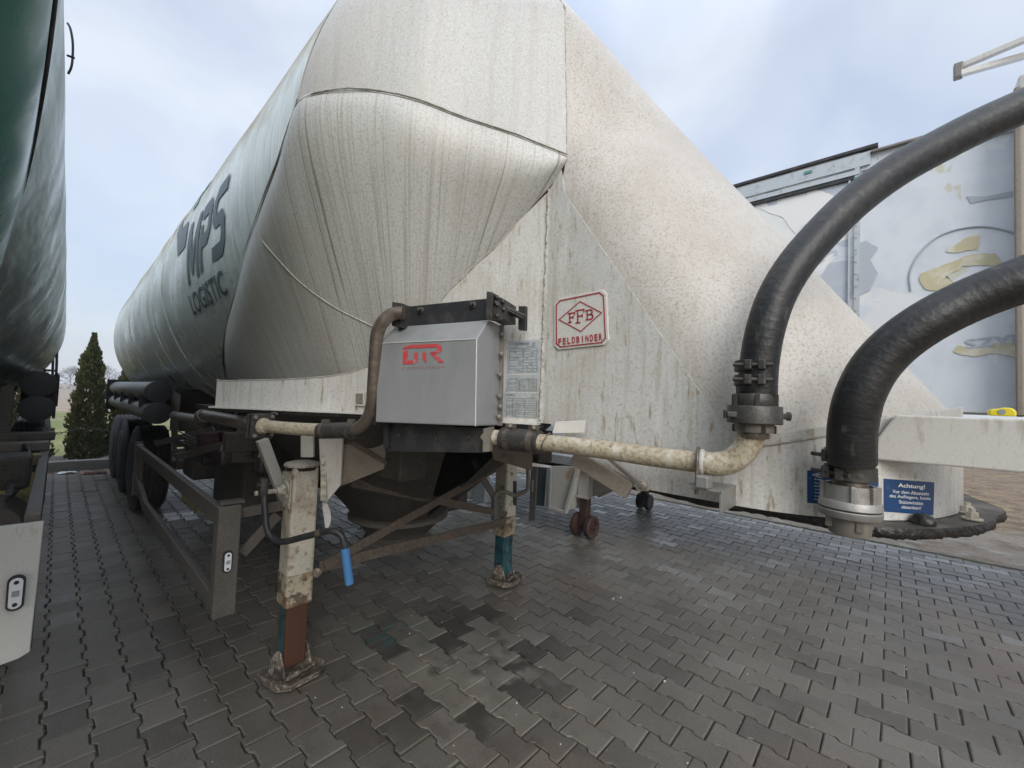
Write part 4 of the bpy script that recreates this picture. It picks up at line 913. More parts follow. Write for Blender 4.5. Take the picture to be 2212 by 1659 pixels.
# hose storage tubes
def tubes(tr, xc, y0, y1, zs=(1.467, 1.272), r=.098):
    for z in zs:
        tb = MB().lathe((xc, y0+.02, z), (0, 1, 0), [(0, r*.98)]+[((y1-y0)*k/10, r) for k in range(11)], 32).build('storage_tube', MT['tubegrey'], tr, 40)
        MB().lathe((xc, y0, z), (0, 1, 0), [(0, r*.92), (.003, r*1.05), (.05, r*1.06)], 36).build('tube_cap', MT['cap'], tb, 40)
    for k in range(5):
        sd_ = MB()
        y = y0+.35+(y1-y0-.4)*k/4; w_ = r*1.0
        sd_.box((xc, y, (zs[0]+zs[1])/2), (.205, .02, .12)).box((xc+r*.98, y, (zs[0]+zs[1])/2), (.02, .03, .40)); sd_.build('tube_saddle', MT['black'], tr)
    MB().box((xc, y1+.02, (zs[0]+zs[1])/2), (.25, .015, .46), bev=.004).build('end_plate', MT['black'], tr)
tubes(T, .645, 5.02, 8.9)
MB().prism([(.76, 5.25, 1.50), (.84, 5.25, 1.44), (.84, 5.25, .9), (.80, 5.25, .9), (.78, 5.25, 1.2)], (0, .02, 0)).build('tube_bracket', MT['frame'], T)
MB().box((1.05, 5.28, 1.0), (.04, .04, .55)).build('tube_bracket', MT['frame'], T)
def wheel(tr, xo, y, sgn, r=.515, w=.36):
    """tyre with its rim; xo outer face, sgn towards the axle"""
    prf = [(0, r*.60), (.004, r*.66), (.018, r*.70), (.012, r*.80), (.03, r*.93), (.045, r*.975), (.055, r)]
    for k in range(5):
        g_ = .055+(w-.11)*(k+.5)/5; prf += [(g_-.009, r), (g_-.007, r*.975), (g_+.007, r*.975), (g_+.009, r)]
    prf += [(w-.055, r), (w-.045, r*.975), (w-.03, r*.93), (w, r*.62)]
    ty = MB().lathe((xo, y, r*.985), (sgn, 0, 0), prf, 56).build('tyre', MT['tyre'], tr, 40)
    MB().lathe((xo+sgn*.012, y, r*.985), (sgn, 0, 0), [(0, r*.60), (.012, r*.57), (.10, r*.5), (.11, r*.25), (.04, r*.2), (.035, .03)], 40).build('rim', MT['dustmetal'], ty, 40)
for y in (6.92, 8.22, 9.52):
    wheel(T, .655, y, 1); wheel(T, 2.945, y, -1)
    MB().box((1.8, y, .5), (1.8, .12, .12), bev=.02).build('axle', MT['dustmetal'], T)
# added boxes and arches, far side, to block light under the tank
MB().box((2.55, 4.2, .74), (.8, 1.9, .72), bev=.03).build('underbody_box', MT['grime_shade'], T)
MB().box((1.85, 5.9, .80), (1.6, .5, .6), bev=.03).build('blocker_box', MT['grime_shade'], T)
for x in (.82, 2.78):
    for y in (() if x < 1 else (6.92, 8.22, 9.52)):
        ar_ = [[V(x+dx, y+.60*math.cos(a), .52+.60*math.sin(a)) for dx in (-.19, .19)] for a in np.linspace(R(35), R(145), 14)]
        MB().grid(ar_).build('blocker_arch', MT['cap'], T, 180, solid=.006)
MB().box((1.8, 2.6, 1.36), (1.9, .09, .12), bev=.01).build('cross_member', MT['grime_shade'], T)

# air lines, cables and fittings under the tank
rg = random.Random(21)
for k in range(9):
    y0_, z0_ = 3.0+rg.random()*.6, 1.02+rg.random()*.22; x0_ = .95+rg.random()*.35
    MB().tube(bspl([V(x0_, y0_, z0_), V(x0_+rg.uniform(-.1, .1), y0_+.8, z0_-.12*rg.random()-.05), V(x0_+rg.uniform(-.1, .1), y0_+1.7, z0_+.03), V(x0_, y0_+3.2, z0_-.05)], 30), .007+.005*rg.random(), 7).build('air_line', MT[('black', 'dustmetal', 'redbox')[k % 3]], T, 60)
for (x, y, z) in ((.98, 3.15, 1.02), (1.05, 3.5, 1.06), (.90, 3.75, 1.0)):
    vb = MB().box((x, y, z), (.09, .12, .10), bev=.012).lathe((x, y-.06, z), (0, -1, 0), [(0, .03), (.03, .03), (.032, .018), (.06, .018)], 14).build('air_valve', MT['castblack'], T, 40)
    for q_ in (-.03, .03): MB().lathe((x+q_, y, z+.05), (0, 0, 1), [(0, .011), (.02, .011), (.021, .007), (.04, .007)], 6).build('valve_fitting', MT['alu'], vb)
for y in (3.9, 4.9): MB().bar((.62, y, 1.0), (1.2, y, 1.16), .04, .05).build('guard_bracket', MT['grime_shade'], T)
MB().bar((1.0, 2.75, 1.30), (1.0, 4.6, 1.24), .06, .10).build('frame_rail', MT['grime_shade'], T, bevel=.004)
MB().prism([at(742, 952, 2.145), at(760, 949, 2.145), at(846, 1003, 2.145), at(843, 1010, 2.145)], FW*.004).build('weld_seam', MT['rustbar'], T)
# ------------------------------------------------------------------ hoses (each lies on / clips to the trailer and can be lifted off)
def hose(name, loc, label, cl, r, axis_pts, clamps):
    H_ = root(name, loc, label, 'hose', 'black delivery hoses')
    P = bspl(axis_pts[:13] if len(axis_pts) > 13 else axis_pts, 120); rg_ = random.Random(9); nz_ = [rg_.random() for _ in range(700)]
    rf = lambda t_: r*(1+.0038*(abs(math.sin(t_*math.pi*66+2*math.sin(t_*9)))**6)*(.4+nz_[int(t_*690)])-.004)
    MB().tube(bspl(axis_pts, 760), rf, 36).build('hose_tube', MT['rubber'], H_, 60)
    return H_, P
def band(H_, p, ax, r, w_, bolt_dir, name='hose_clamp', m='castblack'):
    ax = ax.normalized(); b_ = MB().lathe(p-ax*w_/2, ax, [(0, r), (.001, r+.002), (w_-.001, r+.002), (w_, r)], 40).build(name, MT[m], H_, 40)
    bd = Vector(bolt_dir).normalized(); t_ = ax.cross(bd).normalized(); q_ = p+bd*(r+.008)
    MB().box(q_+t_*.014, (.016, .016, w_*.9), bev=.003).box(q_-t_*.014, (.016, .016, w_*.9), bev=.003).build('clamp_lug', MT['castblack'], b_)
    MB().tube([q_-t_*.045, q_+t_*.035], .0045, 8).lathe(q_-t_*.02, t_, [(0, .009), (.012, .009)], 6).build('clamp_bolt', MT['castblack'], b_, 30)
    return b_
LFT = -RT2
# hose 1: from the elbow
c1 = at(1628, 945, .985); ax1 = V(.0, .0, 1)
HA, P = hose('delivery_hose', c1, 'black rubber hose rising from the black clamped coupling on the cream pipe elbow', 0, .0415,
    [at(1636, 858, .985), at(1637, 820, .985), at(1641, 775, .985), at(1652, 715, .985), at(1675, 645, .988), at(1712, 580, .992), at(1765, 515, .998), at(1840, 440, 1.005), at(1930, 372, 1.01), at(2040, 310, 1.01), at(2160, 252, 1.0), at(2330, 185, .98), at(2600, 120, .95), at(3000, 160, .93), at(3400, 480, .93), at(3600, 1000, .95), at(3700, 1700, 1.0), at(3900, 2240, 1.05), at(4500, 2330, 1.1)], 0)
cA = at(1630, 940, .985)
def seg(H_, base, z0, z1, r0, r1, name, m, n=44, lean=0):
    b_ = V(base.x, base.y, 0); return MB().lathe(V(b_.x, b_.y, z0), (0, 0, 1), [(0, r0*.97), (.002, r0), (z1-z0-.002, r1), (z1-z0, r1*.97)], n).build(name, MT[m], H_, 40)
bx = at(1629, 905, .985)
seg(HA, bx, 1.452, 1.470, 0.0326, 0.0326, 'threaded_collar', 'pipedark')
cc_ = seg(HA, bx, 1.466, 1.490, 0.0405, 0.0422, 'coupling_base', 'dustmetal')
rn = seg(HA, bx, 1.486, 1.528, 0.0585, 0.0576, 'locking_ring', 'castblack')
seg(HA, bx, 1.526, 1.556, 0.0466, 0.0449, 'coupling_collar', 'castblack')
for a in (20, 80, 140, 200, 260, 320):
    MB().box(V(bx.x+.047*math.cos(R(a)), bx.y+.047*math.sin(R(a)), 1.541), (.008, .008, .028)).box(V(bx.x+.041*math.cos(R(a+20)), bx.y+.041*math.sin(R(a+20)), 1.474), (.008, .008, .018)).build('collar_rib', MT['castblack'], cc_)
for s_, dx in ((1, RT2*-1), (-1, RT2)):
    q_ = V(bx.x, bx.y, 1.506)+V(dx.x, dx.y, 0).normalized()*.058-V(FW.x, FW.y, 0)*.012
    MB().box(q_, (.035, .022, .014), Matrix.Rotation(-YAW, 3, 'Z'), .003).lathe(q_+V(dx.x, dx.y, 0)*.016-V(0, 0, .01), (0, 0, 1), [(0, .005), (.02, .005)], 10).build('locking_ear', MT['castblack'], rn)
seg(HA, bx, 1.556, 1.575, 0.0387, 0.0405, 'hose_spigot', 'rubber')
for z, w_ in ((1.588, .026), (1.622, .026)):
    band(HA, V(bx.x+.004, bx.y, z), V(.02, 0, 1), .0430, w_, V(LFT.x, LFT.y, 0)*.6-V(FW.x, FW.y, 0)*1.0)
# hose 2: standing on the king-pin plate
b2 = at(1835, 1140, .905)
HB, P = hose('delivery_hose', V(b2.x, b2.y, 1.262), 'nearest thick black hose with silver ring coupling, standing on the greasy plate', 0, .0425,
    [at(1838, 1000, .885), at(1838, 960, .88), at(1841, 915, .875), at(1854, 860, .865), at(1884, 800, .855), at(1930, 748, .84), at(1995, 700, .82), at(2080, 655, .80), at(2180, 615, .77), at(2320, 570, .73), at(2600, 520, .66), at(3050, 560, .62), at(3400, 900, .62), at(3600, 1700, .65), at(3800, 2600, .72), at(4300, 2900, .80)], 0)
bs = seg(HB, b2, 1.2580, 1.3020, 0.0368, 0.0400, 'coupling_base', 'dustmetal')
for a in (30, 120, 210, 300): MB().box(V(b2.x+.039*math.cos(R(a)), b2.y+.039*math.sin(R(a)), 1.29), (.012, .012, .036)).build('base_rib', MT['dustmetal'], bs)
rg1 = seg(HB, b2, 1.2960, 1.3120, 0.0552, 0.0568, 'lower_ring', 'alu'); rg2 = seg(HB, b2, 1.3145, 1.3320, 0.0568, 0.0544, 'upper_ring', 'alu')
cl2 = MB(); cl2.lathe(V(b2.x, b2.y, 1.330), (0, 0, 1), [(0, .0465), (.034, .045), (.034, .040), (0, .040)], 44, cap=False); cl2 = cl2.build('coupling_collar', MT['alu'], HB, 40)
for a in (10, 100, 190, 235, 280): MB().box(V(b2.x+.048*math.cos(R(a)), b2.y+.048*math.sin(R(a)), 1.348), (.010, .010, .036), Matrix.Rotation(R(a), 3, 'Z'), .002).build('collar_rib', MT['alu'], cl2)
seg(HB, b2, 1.3350, 1.3750, 0.0328, 0.0328, 'hose_spigot', 'pipedark')
for z, w_ in ((1.390, .030), (1.426, .030)):
    band(HB, V(b2.x, b2.y, z), V(0, 0, 1), .0445, w_, V(LFT.x, LFT.y, 0)+V(-FW.x, -FW.y, 0)*.3, m='castblack')
# faded printed stripe on the inner side of the hose
sp_ = []; rr = .0432
for k in range(14):
    c_ = P[2+k*2]; t_ = (P[3+k*2]-P[1+k*2]).normalized(); o_ = (RT2-t_*RT2.dot(t_)).normalized(); f_ = t_.cross(o_); f_ = f_ if f_.dot(FW) < 0 else -f_
    sp_.append([c_+(o_*math.cos(R(a))+f_*math.sin(R(a)))*rr for a in (12, 18, 24, 30, 36)])
stp = MB().grid(sp_).build('printed_stripe', MT['tan'], HB, fix=False)
bv_s = MB().grid([[p+ (p-CAM)*-.0012 for p in r] for r in sp_]).bvh()
for k in range(3, 12, 2):
    a = sp_[k]; b_ = sp_[k+1]; m_ = MB()
    for j in range(3):
        q0 = a[1].lerp(a[3], 0).lerp(b_[1], j*.3); q1 = a[3].lerp(b_[3], j*.3); m_.tube([q0+(q0-P[2+k*2]).normalized()*.0006, q1+(q1-P[2+k*2]).normalized()*.0006], .0011, 5)
    m_.build('printed_mark', MT['orange'], stp)
# tape measure on the arm
tm = on(0, 2165, 897, 1.335)
TM = root('tape_measure', V(tm.x, tm.y, 1.527), 'small yellow tape measure lying on the white front arm', 'tape measure')
bdm = MB(); pr2 = []
for (y, z) in ((.018, 0), (.021, .008), (.017, .014), (.006, .015), (-.002, .018), (-.013, .017), (-.018, .010), (-.018, 0)): pr2.append(V(tm.x-.012, tm.y+y, 1.526+z))
bdm.prism(pr2, (.028, 0, 0)); bdm.build('case', MT['yellow'], TM, bevel=.003)
MB().lathe(V(tm.x-.012, tm.y+.002, 1.5345), (-1, 0, 0), [(0, .0055), (.0015, .0055)], 20).build('side_disc', MT['lensdark'], TM)
MB().bar(V(tm.x, tm.y-.018, 1.528), V(tm.x, tm.y-.036, 1.528), .009, .003).build('clip', MT['castblack'], TM)
# ------------------------------------------------------------------ green silo trailer on the left
S = V(-3.05, -.55, 0)
T2 = root('silo_trailer', (-1.25, 4.0, 0), 'silo trailer at left edge with dark green tank front and rippled grey-green barrel', 'trailer', 'silo trailers')
def shp(p): q = p+S; return V(q.x-.065+.0125*q.y, q.y, q.z)
def sh(rows): return [[shp(p) for p in r] for r in rows]
MB().grid(sh(barrel_rows(9.2))).build('tank_barrel', MT['greenalu'], T2, 180)
for nm, rws in (('front_shell', s), ('front_hopper', h)):
    MB().grid(sh(rws)).build(nm, MT['green'], T2, 180); MB().grid(sh(mir(rws))).build(nm, MT['green'], T2, 180)
MB().grid(sh(full)).build('nose_cone', MT['green'], T2, 180)
MB().tube([shp(q_) for q_ in [V(1.8+math.sqrt(max(0, 1.25**2-(z-2.55)**2))+.003, ring_y(z), z) for z in np.linspace(3.4, 1.62, 60)]], .007, 6).build('weld_seam', MT['black'], T2, 60)
for y in (6.0, 8.0):
    MB().lathe((-1.25, y, 1.5), (0, 0, -1), [(0, .95), (.1, .92), (.95, .2), (1.05, .2)], 36).build('rear_cone', MT['grime_shade'], T2, 40)
tubes(T2, -.10, 5.1, 8.9, zs=(1.50, 1.30))
for y in (6.9, 8.2, 9.5):
    wheel(T2, -.02, y, -1); wheel(T2, -2.4, y, 1); MB().box((-1.25, y, .5), (1.8, .12, .12), bev=.02).build('axle', MT['dustmetal'], T2)
for x in (-.75, -1.75): MB().box((x, 5.2, 1.2), (.16, 8, .22), bev=.01).build('chassis_beam', MT['grime_shade'], T2)
po2 = MB().prism([V(-.004, 2.46, .97), V(-.012, 2.43, .485), V(-.04, 2.43, .47), V(-.26, 2.43, .44), V(-.26, 2.46, .97)], (0, .022, 0)).build('guard_post', MT['white'], T2, bevel=.004)
MB().box((-.02, 2.50, .72), (.024, .06, .48), bev=.004).build('guard_post', MT['frame'], T2)
p = on(1, 34, 1280, 2.428); marker(((p.x, 2.432, p.z), .0235, .066), None, po2)
MB().bar((-.035, 2.5, .945), (-.035, 5.4, .945), .045, .10, bev=.004).build('guard_rail', MT['frame'], T2)
MB().bar((-.035, 2.5, .525), (-.035, 5.4, .525), .03, .085, bev=.004).build('guard_rail', MT['frame'], T2)
for k, y in enumerate((4.4, 4.8, 5.1)): MB().box((-.22+k*.03, y, .98+.05*k), (.35, .12, .07), bev=.01).build('valve_bracket', MT[('yellowdull', 'dustmetal', 'frame')[k]], T2)
MB().box((-.2, 4.6, .7), (.3, .5, .35), bev=.01).build('underbody_box', MT['grime_shade'], T2)
MB().box((-.26, 5.15, 1.15), (.07, .03, .65), bev=.004).build('tube_bracket', MT['frame'], T2)
# clutter under the near end of the green trailer
MB().box((-.20, 3.6, 1.02), (.26, .25, .18), bev=.02).build('air_tank_bracket', MT['grime_shade'], T2)
MB().lathe((-.22, 4.0, .62), (0, 1, 0), [(0, .02), (.01, .12), (.05, .15), (.75, .15), (.79, .12), (.8, .02)], 28).build('air_tank', MT['frame'], T2, 40)
for q_ in range(3): MB().tube(bspl([V(-.12, 3.0+.1*q_, 1.0), V(-.14, 3.5, .88+.05*q_), V(-.10, 4.2, .92+.06*q_), V(-.16, 5.0, 1.05)], 24), .011, 8).build('air_line', MT['black'], T2, 60)
MB().prism([V(-.32, 4.30, .60), V(-.06, 4.30, .60), V(-.06, 4.30, .90), V(-.32, 4.30, .90)], (0, .02, 0)).build('dirty_plate', MT['yellowdull'], T2, bevel=.004)
for x, y in ((115.5, 8.6), (123.5, 8.4)):
    MB().tube([on(1, x, 745, y), on(1, x-2, 812, y)], .014, 8).build('ladder_rail', MT['frame'], T2, 60)
MB().tube([on(1, 90, 799, 8.5), on(1, 121, 801, 8.5)], .014, 8).build('ladder_rail', MT['frame'], T2, 60)
MB().tube(bspl([at(*q_) for q_ in ((146, 50, 1.5), (152, 62, 1.5), (157, 90, 1.5), (157, 122, 1.5), (154, 145, 1.5), (147, 160, 1.5))], 30), .0035, 6).build('vent_hose', MT['black'], T2, 60)
MB().tube([at(146, 120, 1.5), at(160, 125, 1.5)], .004, 6).build('hose_clip', MT['black'], T2)
# ------------------------------------------------------------------ old box trailer on the right
BX = 4.0
BT = root('box_trailer', (5.2, 1.0, 0), 'old white box trailer with peeling panels, faded yellow oval logo and rusty landing leg', 'trailer')
def bp(x, y, dx=0): return on(0, x, y, BX+dx)
zt = bp(1895, 318).z; ys = bp(1857, 500).y
MB().box((BX+1.25, (ys+8)/2, (zt+.86)/2), (2.5, 8-ys, zt-.86)).build('side_panel', MT['panel'], BT)
MB().box((BX+1.25, (ys-7)/2, (zt-.04+1.56)/2), (2.496, ys+7-.001, zt-.04-1.56)).build('side_panel', MT['panelwhite'], BT)
MB().box((BX+1.2, (8+bp(1897, 320).y)/2, zt+.01), (2.46, 8-bp(1897, 320).y, .022)).build('roof_gasket', MT['black'], BT)
MB().bar((BX-.01, ys-.06, zt-.07), (BX-.01, 8, zt-.07), .02, .10).build('roof_rail', MT['railalu'], BT)
MB().bar((BX-.012, ys, zt-.16), (BX-.012, 8, zt-.16), .03, .035).build('roof_rail', MT['railalu'], BT)
MB().bar((BX-.006, ys+.03, zt-.195), (BX-.006, 8, zt-.195), .03, .025).build('door_gasket', MT['black'], BT)
MB().bar((BX-.02, ys-.06, zt-.035), (BX-.02, -7, zt-.035), .04, .014).build('roof_gasket', MT['dustmetal'], BT)
MB().bar((BX-.008, ys-.01, zt-.15), (BX-.008, -7, zt-.15), .012, .008).build('roof_seam', MT['greyline'], BT)
MB().bar((BX-.008, ys+.015, .9), (BX-.008, ys+.015, zt-.05), .03, .022, up=(1, 0, 0)).bar((BX-.012, ys+.06, .9), (BX-.012, ys+.06, zt-.2), .012, .016, up=(1, 0, 0)).build('door_frame', MT['railalu'], BT)
rv = MB()
for k in range(26): rv.lathe((BX-.02, ys+.02, 1.0+k*.092), (-1, 0, 0), [(0, .006), (.004, .004)], 6)
for k in range(18): rv.lathe((BX-.02, ys-.1-k*.12, zt-.10), (-1, 0, 0), [(0, .006), (.004, .004)], 6); 
for k in range(14): rv.lathe((BX-.02, ys+.15+k*.18, zt-.225), (-1, 0, 0), [(0, .006), (.004, .004)], 6)
rv.build('rivet_rows', MT['lensdark'], BT)
MB().box(bp(1854, 395, -.02), (.02, .05, .09)).box(bp(1745, 372, -.025), (.01, .05, .02)).build('paint_patch', MT['inkgreen'], BT)
# logo residues (flat prints on the panel)
def flat(pts, dx, name, m): 
    P = [bp(x, y, -dx) for x, y in pts]; bm = bmesh.new(); vv = [bm.verts.new(p) for p in P]; fc = bm.faces.new(vv); fc.normal_update(); bmesh.ops.triangulate(bm, faces=[fc]); bm.verts.index_update()
    v = [q_.co.copy() for q_ in bm.verts]; f = [tuple(i.index for i in q_.verts) for q_ in bm.faces]; bm.free(); return MB().add(v, f).build(name, MT[m], BT, fix=False)
def ragged(pts, amp, n=6, seed=1):
    rg = random.Random(seed); o_ = []
    for i in range(len(pts)):
        a, b_ = pts[i], pts[(i+1) % len(pts)]
        for k in range(n): u = k/n; o_.append((a[0]+(b_[0]-a[0])*u+rg.uniform(-amp, amp), a[1]+(b_[1]-a[1])*u+rg.uniform(-amp, amp)))
    return o_
oc_ = [bp(1968+0, 628, -.004), bp(1966, 590, -.004), bp(1985, 550, -.004), bp(2020, 515, -.004), bp(2065, 496, -.004), bp(2120, 489, -.004), bp(2170, 497, -.004), bp(2215, 515, -.004), bp(2300, 580, -.004), bp(2300, 680, -.004), bp(2190, 740, -.004)]
MB().tube(bspl(oc_, 70), .006, 6).build('logo_outline', MT['greyline'], BT)
flat(ragged([(2042, 541), (2075, 521), (2100, 506), (2118, 508), (2115, 530), (2105, 538), (2070, 545), (2045, 544)], 1.6, 4, 2), .003, 'logo_residue', 'ochre')
flat(ragged([(1990, 590), (2040, 572), (2100, 548), (2150, 548), (2165, 565), (2185, 600), (2160, 600), (2140, 572), (2080, 575), (2040, 600), (2070, 615), (2050, 628), (1998, 625), (1985, 605)], 1.6, 4, 3), .0034, 'logo_residue', 'ochre')
flat(ragged([(2045, 596), (2085, 580), (2125, 578), (2135, 586), (2110, 600), (2060, 612)], 1.2, 4, 4), .005, 'logo_residue', 'panelwhite')
flat(ragged([(2070, 745), (2110, 752), (2150, 742), (2212, 738), (2240, 760), (2200, 775), (2150, 762), (2100, 772), (2060, 760)], 1.6, 4, 5), .003, 'logo_residue', 'ochre')
flat(ragged([(2085, 424), (2130, 424), (2187, 412), (2187, 424), (2130, 432), (2096, 440), (2093, 430)], .8, 3, 6), .003, 'tape_residue', 'greyline')
q_ = quad([(2085, 757), (2225, 745), (2225, 715), (2085, 730)]); v, f = place(*txt('SZYN', .02), 0, 1, .1, .9)
MB().add([bp(*q_(*p), -.0045) for p in v], f).build('faded_letters', MT['greyline'], BT, fix=False)
flat(ragged([(1849, 530), (1870, 520), (1898, 535), (1880, 560), (1896, 590), (1878, 628), (1849, 640)], 1.3, 4, 8), .003, 'peeled_patch', 'greyline')
flat(ragged([(1640, 450), (1690, 440), (1700, 445), (1735, 425), (1760, 405), (1768, 412), (1790, 418), (1805, 425), (1830, 450), (1800, 480), (1750, 478), (1730, 490), (1720, 505), (1690, 470)], 1.5, 4, 9), .003, 'peeled_patch', 'signwhite')
# corner post further along
MB().box((BX-.0635, bp(2194, 500).y-.16, 2.6), (.123, .32, 2.1), bev=.02).build('corner_post', MT['white'], BT)
pz = bp(2193, 500, -.13)
MB().box((BX-.13, pz.y-.012, 2.55), (.03, .028, 2.02), bev=.012).build('post_edge', MT['framebeige'], BT)
# underside: rail, locker, rusty door frame, landing leg with twin wheels
MB().bar(V(BX-.02, 1.5, .86), V(BX-.02, 7.5, .86), .06, .10).build('bottom_rail', MT['railalu'], BT, bevel=.004)
c4 = [(1187, 1096), (1224, 1104), (1243, 1006), (1190, 1007)]
MB().prism([bp(*p, -.05) for p in c4], (.5, 0, 0)).build('locker', MT['rustwhite'], BT, bevel=.01)
MB().bar(bp(1222, 1108, -.08), bp(1250, 1008, -.08), .04, .05, up=(1, 0, 0)).bar(bp(1185, 1097, -.08), bp(1222, 1107, -.08), .03, .04).build('locker_frame', MT['rustwhite'], BT, bevel=.006)
MB().bar(bp(1186, 1094, -.08), bp(1189, 1012, -.08), .03, .03, up=(1, 0, 0)).bar(bp(1178, 1093, -.08), bp(1184, 1012, -.08), .02, .02, up=(1, 0, 0)).build('door_frame', MT['railalu'], BT)
MB().prism([bp(*p, -.03) for p in ((1145, 1090), (1178, 1094), (1184, 1012), (1148, 1008))], (.05, 0, 0)).build('dark_window', MT['glass'], BT)
MB().prism([bp(*p, -.2) for p in ((1142, 1126), (1154, 1124), (1160, 1008), (1147, 1008))], (.02, 0, 0)).build('flap', MT['frame'], BT)
MB().box(bp(1150, 1050, -.21), (.02, .02, .14)).build('flap_handle', MT['dustmetal'], BT)
for (x, y, w_) in ((1004, 1045, .3), (1040, 1055, .25)): MB().box(on(0, x, y, 4.1), (.1, w_, .35)).build('rear_locker', MT['railalu'], BT, bevel=.01)
g0 = on(2, 1265, 1160, 0); lx, ly = g0.x, g0.y+.02
MB().box((lx, ly, .70), (.13, .13, .5), bev=.01).build('landing_leg', MT['rustwhite'], BT)
MB().box((lx, ly, .455), (.155, .155, .03), bev=.006).build('leg_collar', MT['rustwhite'], BT)
MB().box((lx, ly, .30), (.10, .10, .36), bev=.01).build('inner_tube', MT['redprimer'], BT)
MB().tube([V(lx-.02, ly+.12, .12), V(lx+.02, ly-.14, .12)], .025, 10).build('wheel_axle', MT['redprimer'], BT)
for s_ in (-1, 1):
    MB().lathe(V(lx, ly, .125)+V(-.1*0, s_*.055, 0), (0, s_, 0), [(0, .07), (.005, .12), (.02, .128), (.06, .128), (.07, .118), (.065, .08), (.045, .07), (.045, .03), (.06, .028)], 32).build('dolly_wheel', MT['redprimer'], BT, 40)
MB().prism([bp(1281, 1040), bp(1300, 1018), bp(1345, 1030), bp(1345, 1048), bp(1292, 1070), bp(1280, 1072)], (.02, 0, 0)).build('brace_plate', MT['frame'], BT)
MB().bar(bp(1292, 1072, -.02), bp(1345, 1048, -.02), .03, .03).build('brace_bar', MT['rustbar'], BT)
MB().box((BX+1.2, 1.4, .8), (2.2, .3, .14)).box((BX+.4, 4.2, .78), (.14, 6, .16)).build('chassis_beam', MT['dustmetal'], BT)
g1 = on(2, 1392, 1100, 0)
for s_ in (-1, 1): MB().lathe(V(g1.x, g1.y, .115)+V(0, s_*.03, 0), (0, s_, 0), [(0, .06), (.004, .11), (.06, .11), (.065, .10), (.06, .05)], 28).build('dolly_wheel', MT['tyre'], BT, 40)
MB().box((g1.x, g1.y, .45), (.1, .1, .62), bev=.01).build('landing_leg', MT['black'], BT)
# overhead arm, top right, on its own post outside the picture
OA = root('overhead_arm', on(1, 2066, 152, -.36), 'pale open metal arm sticking into the sky at upper right', 'metal arm')
A0 = on(2, 2066, 148, 4.15); A1 = on(2, 2212, 86, 4.15); dA = (A1-A0); Q0 = on(2, 2074, 160, 4.08); Q1 = on(2, 2212, 121, 4.08); dQ = Q1-Q0
MB().bar(A0, A0+dA*4, .04, .04).build('upper_rail', MT['white'], OA, bevel=.004)
MB().bar(Q0, Q0+dQ*4, .04, .04).build('lower_rail', MT['white'], OA, bevel=.004)
MB().box((A0+Q0)/2, (.06, .05, .11), bev=.008).build('end_block', MT['dustmetal'], OA)
e0 = A0+dA*3.9; MB().box((e0.x+.1, e0.y, 2.1), (.16, .16, 4.2), bev=.01).bar(e0, e0+V(.4, 0, 0), .08, .08).build('post', MT['frame'], OA)
# ------------------------------------------------------------------ conifers, chain, litter, far trees
lm = bpy.data.materials.new('thuja_foliage'); lm.use_nodes = True; t = lm.node_tree; B = t.nodes['Principled BSDF']
gi = N(t, 'ShaderNodeNewGeometry'); rp = N(t, 'ShaderNodeValToRGB'); el_ = rp.color_ramp.elements
el_[0].position = 0; el_[0].color = (.030, .050, .016, 1); el_[1].position = 1; el_[1].color = (.15, .10, .038, 1); e = el_.new(.5); e.color = (.065, .085, .028, 1); e = el_.new(.8); e.color = (.105, .11, .036, 1)
t.links.new(gi.outputs['Random Per Island'], rp.inputs[0]); t.links.new(rp.outputs[0], B.inputs['Base Color']); B.inputs['Roughness'].default_value = .7
def thuja(x, y, h_, r, label, seed):
    rg = random.Random(seed); t_ = root('conifer_tree', (x, y, 0), label, 'tree', 'conifers behind the kerb')
    MB().tube([V(x, y, 0), V(x, y, h_*.9)], lambda u: .04*(1-u)+.006, 8).build('trunk', MT['bark'], t_, 60)
    m_ = MB(); vs2, fs2 = [], []
    bumps = [(rg.uniform(0, 6.28), rg.uniform(0, 1), rg.uniform(.05, .16)) for _ in range(26)]
    for k in range(10500):
        u = rg.random()**1.05; a = rg.uniform(0, 2*math.pi)
        rad = r*float(np.interp(u, (0, .05, .12, .3, .5, .68, .78, .84, .90, .95, 1), (.88, 1.0, .95, .88, .76, .60, .47, .33, .17, .08, .02)))
        rad *= 1+.09*math.sin(u*37+a)+.08*math.sin(a*3+u*14)+.10*math.sin(a*7-u*60)
        for (ba, bu, bw) in bumps:
            da = abs((a-ba+math.pi) % (2*math.pi)-math.pi)
            if da < .6 and abs(u-bu) < .05: rad *= 1+bw
        q = rad*(1-.55*rg.random()**1.6)
        p = V(x+math.cos(a)*q, y+math.sin(a)*q, .03+u*h_)
        n_ = V(math.cos(a), math.sin(a), .9+rg.uniform(-.6, .6)).normalized(); t1 = n_.orthogonal().normalized(); t1.rotate(Matrix.Rotation(rg.uniform(0, 6.28), 3, n_))
        L = rg.uniform(.022, .055); w_ = L*.35; d_ = (n_*.8+V(0, 0, .8)+V(math.cos(a), math.sin(a), 0)*.2).normalized()*L
        b_ = len(vs2); vs2 += [p-t1*w_, p+t1*w_, p+d_*.6+t1*w_*1.1, p+d_*1.3, p+d_*.6-t1*w_*1.1]; fs2.append((b_, b_+1, b_+2, b_+3, b_+4))
    
    m_.add(vs2, fs2).build('foliage', lm, t_, fix=False)
thuja(.455, 11.85, 2.48, .285, 'dark green conifer standing alone in the gap between both trailers', 1)
thuja(on(1, 284, 830, 12).x, 12.0, on(1, 276, 775, 12).z, .34, 'conifer half hidden behind the rear end of the white silo trailer', 2)
thuja(-.42, 12.0, 2.25, .42, 'conifer mostly hidden behind the ladder of the green trailer', 3)
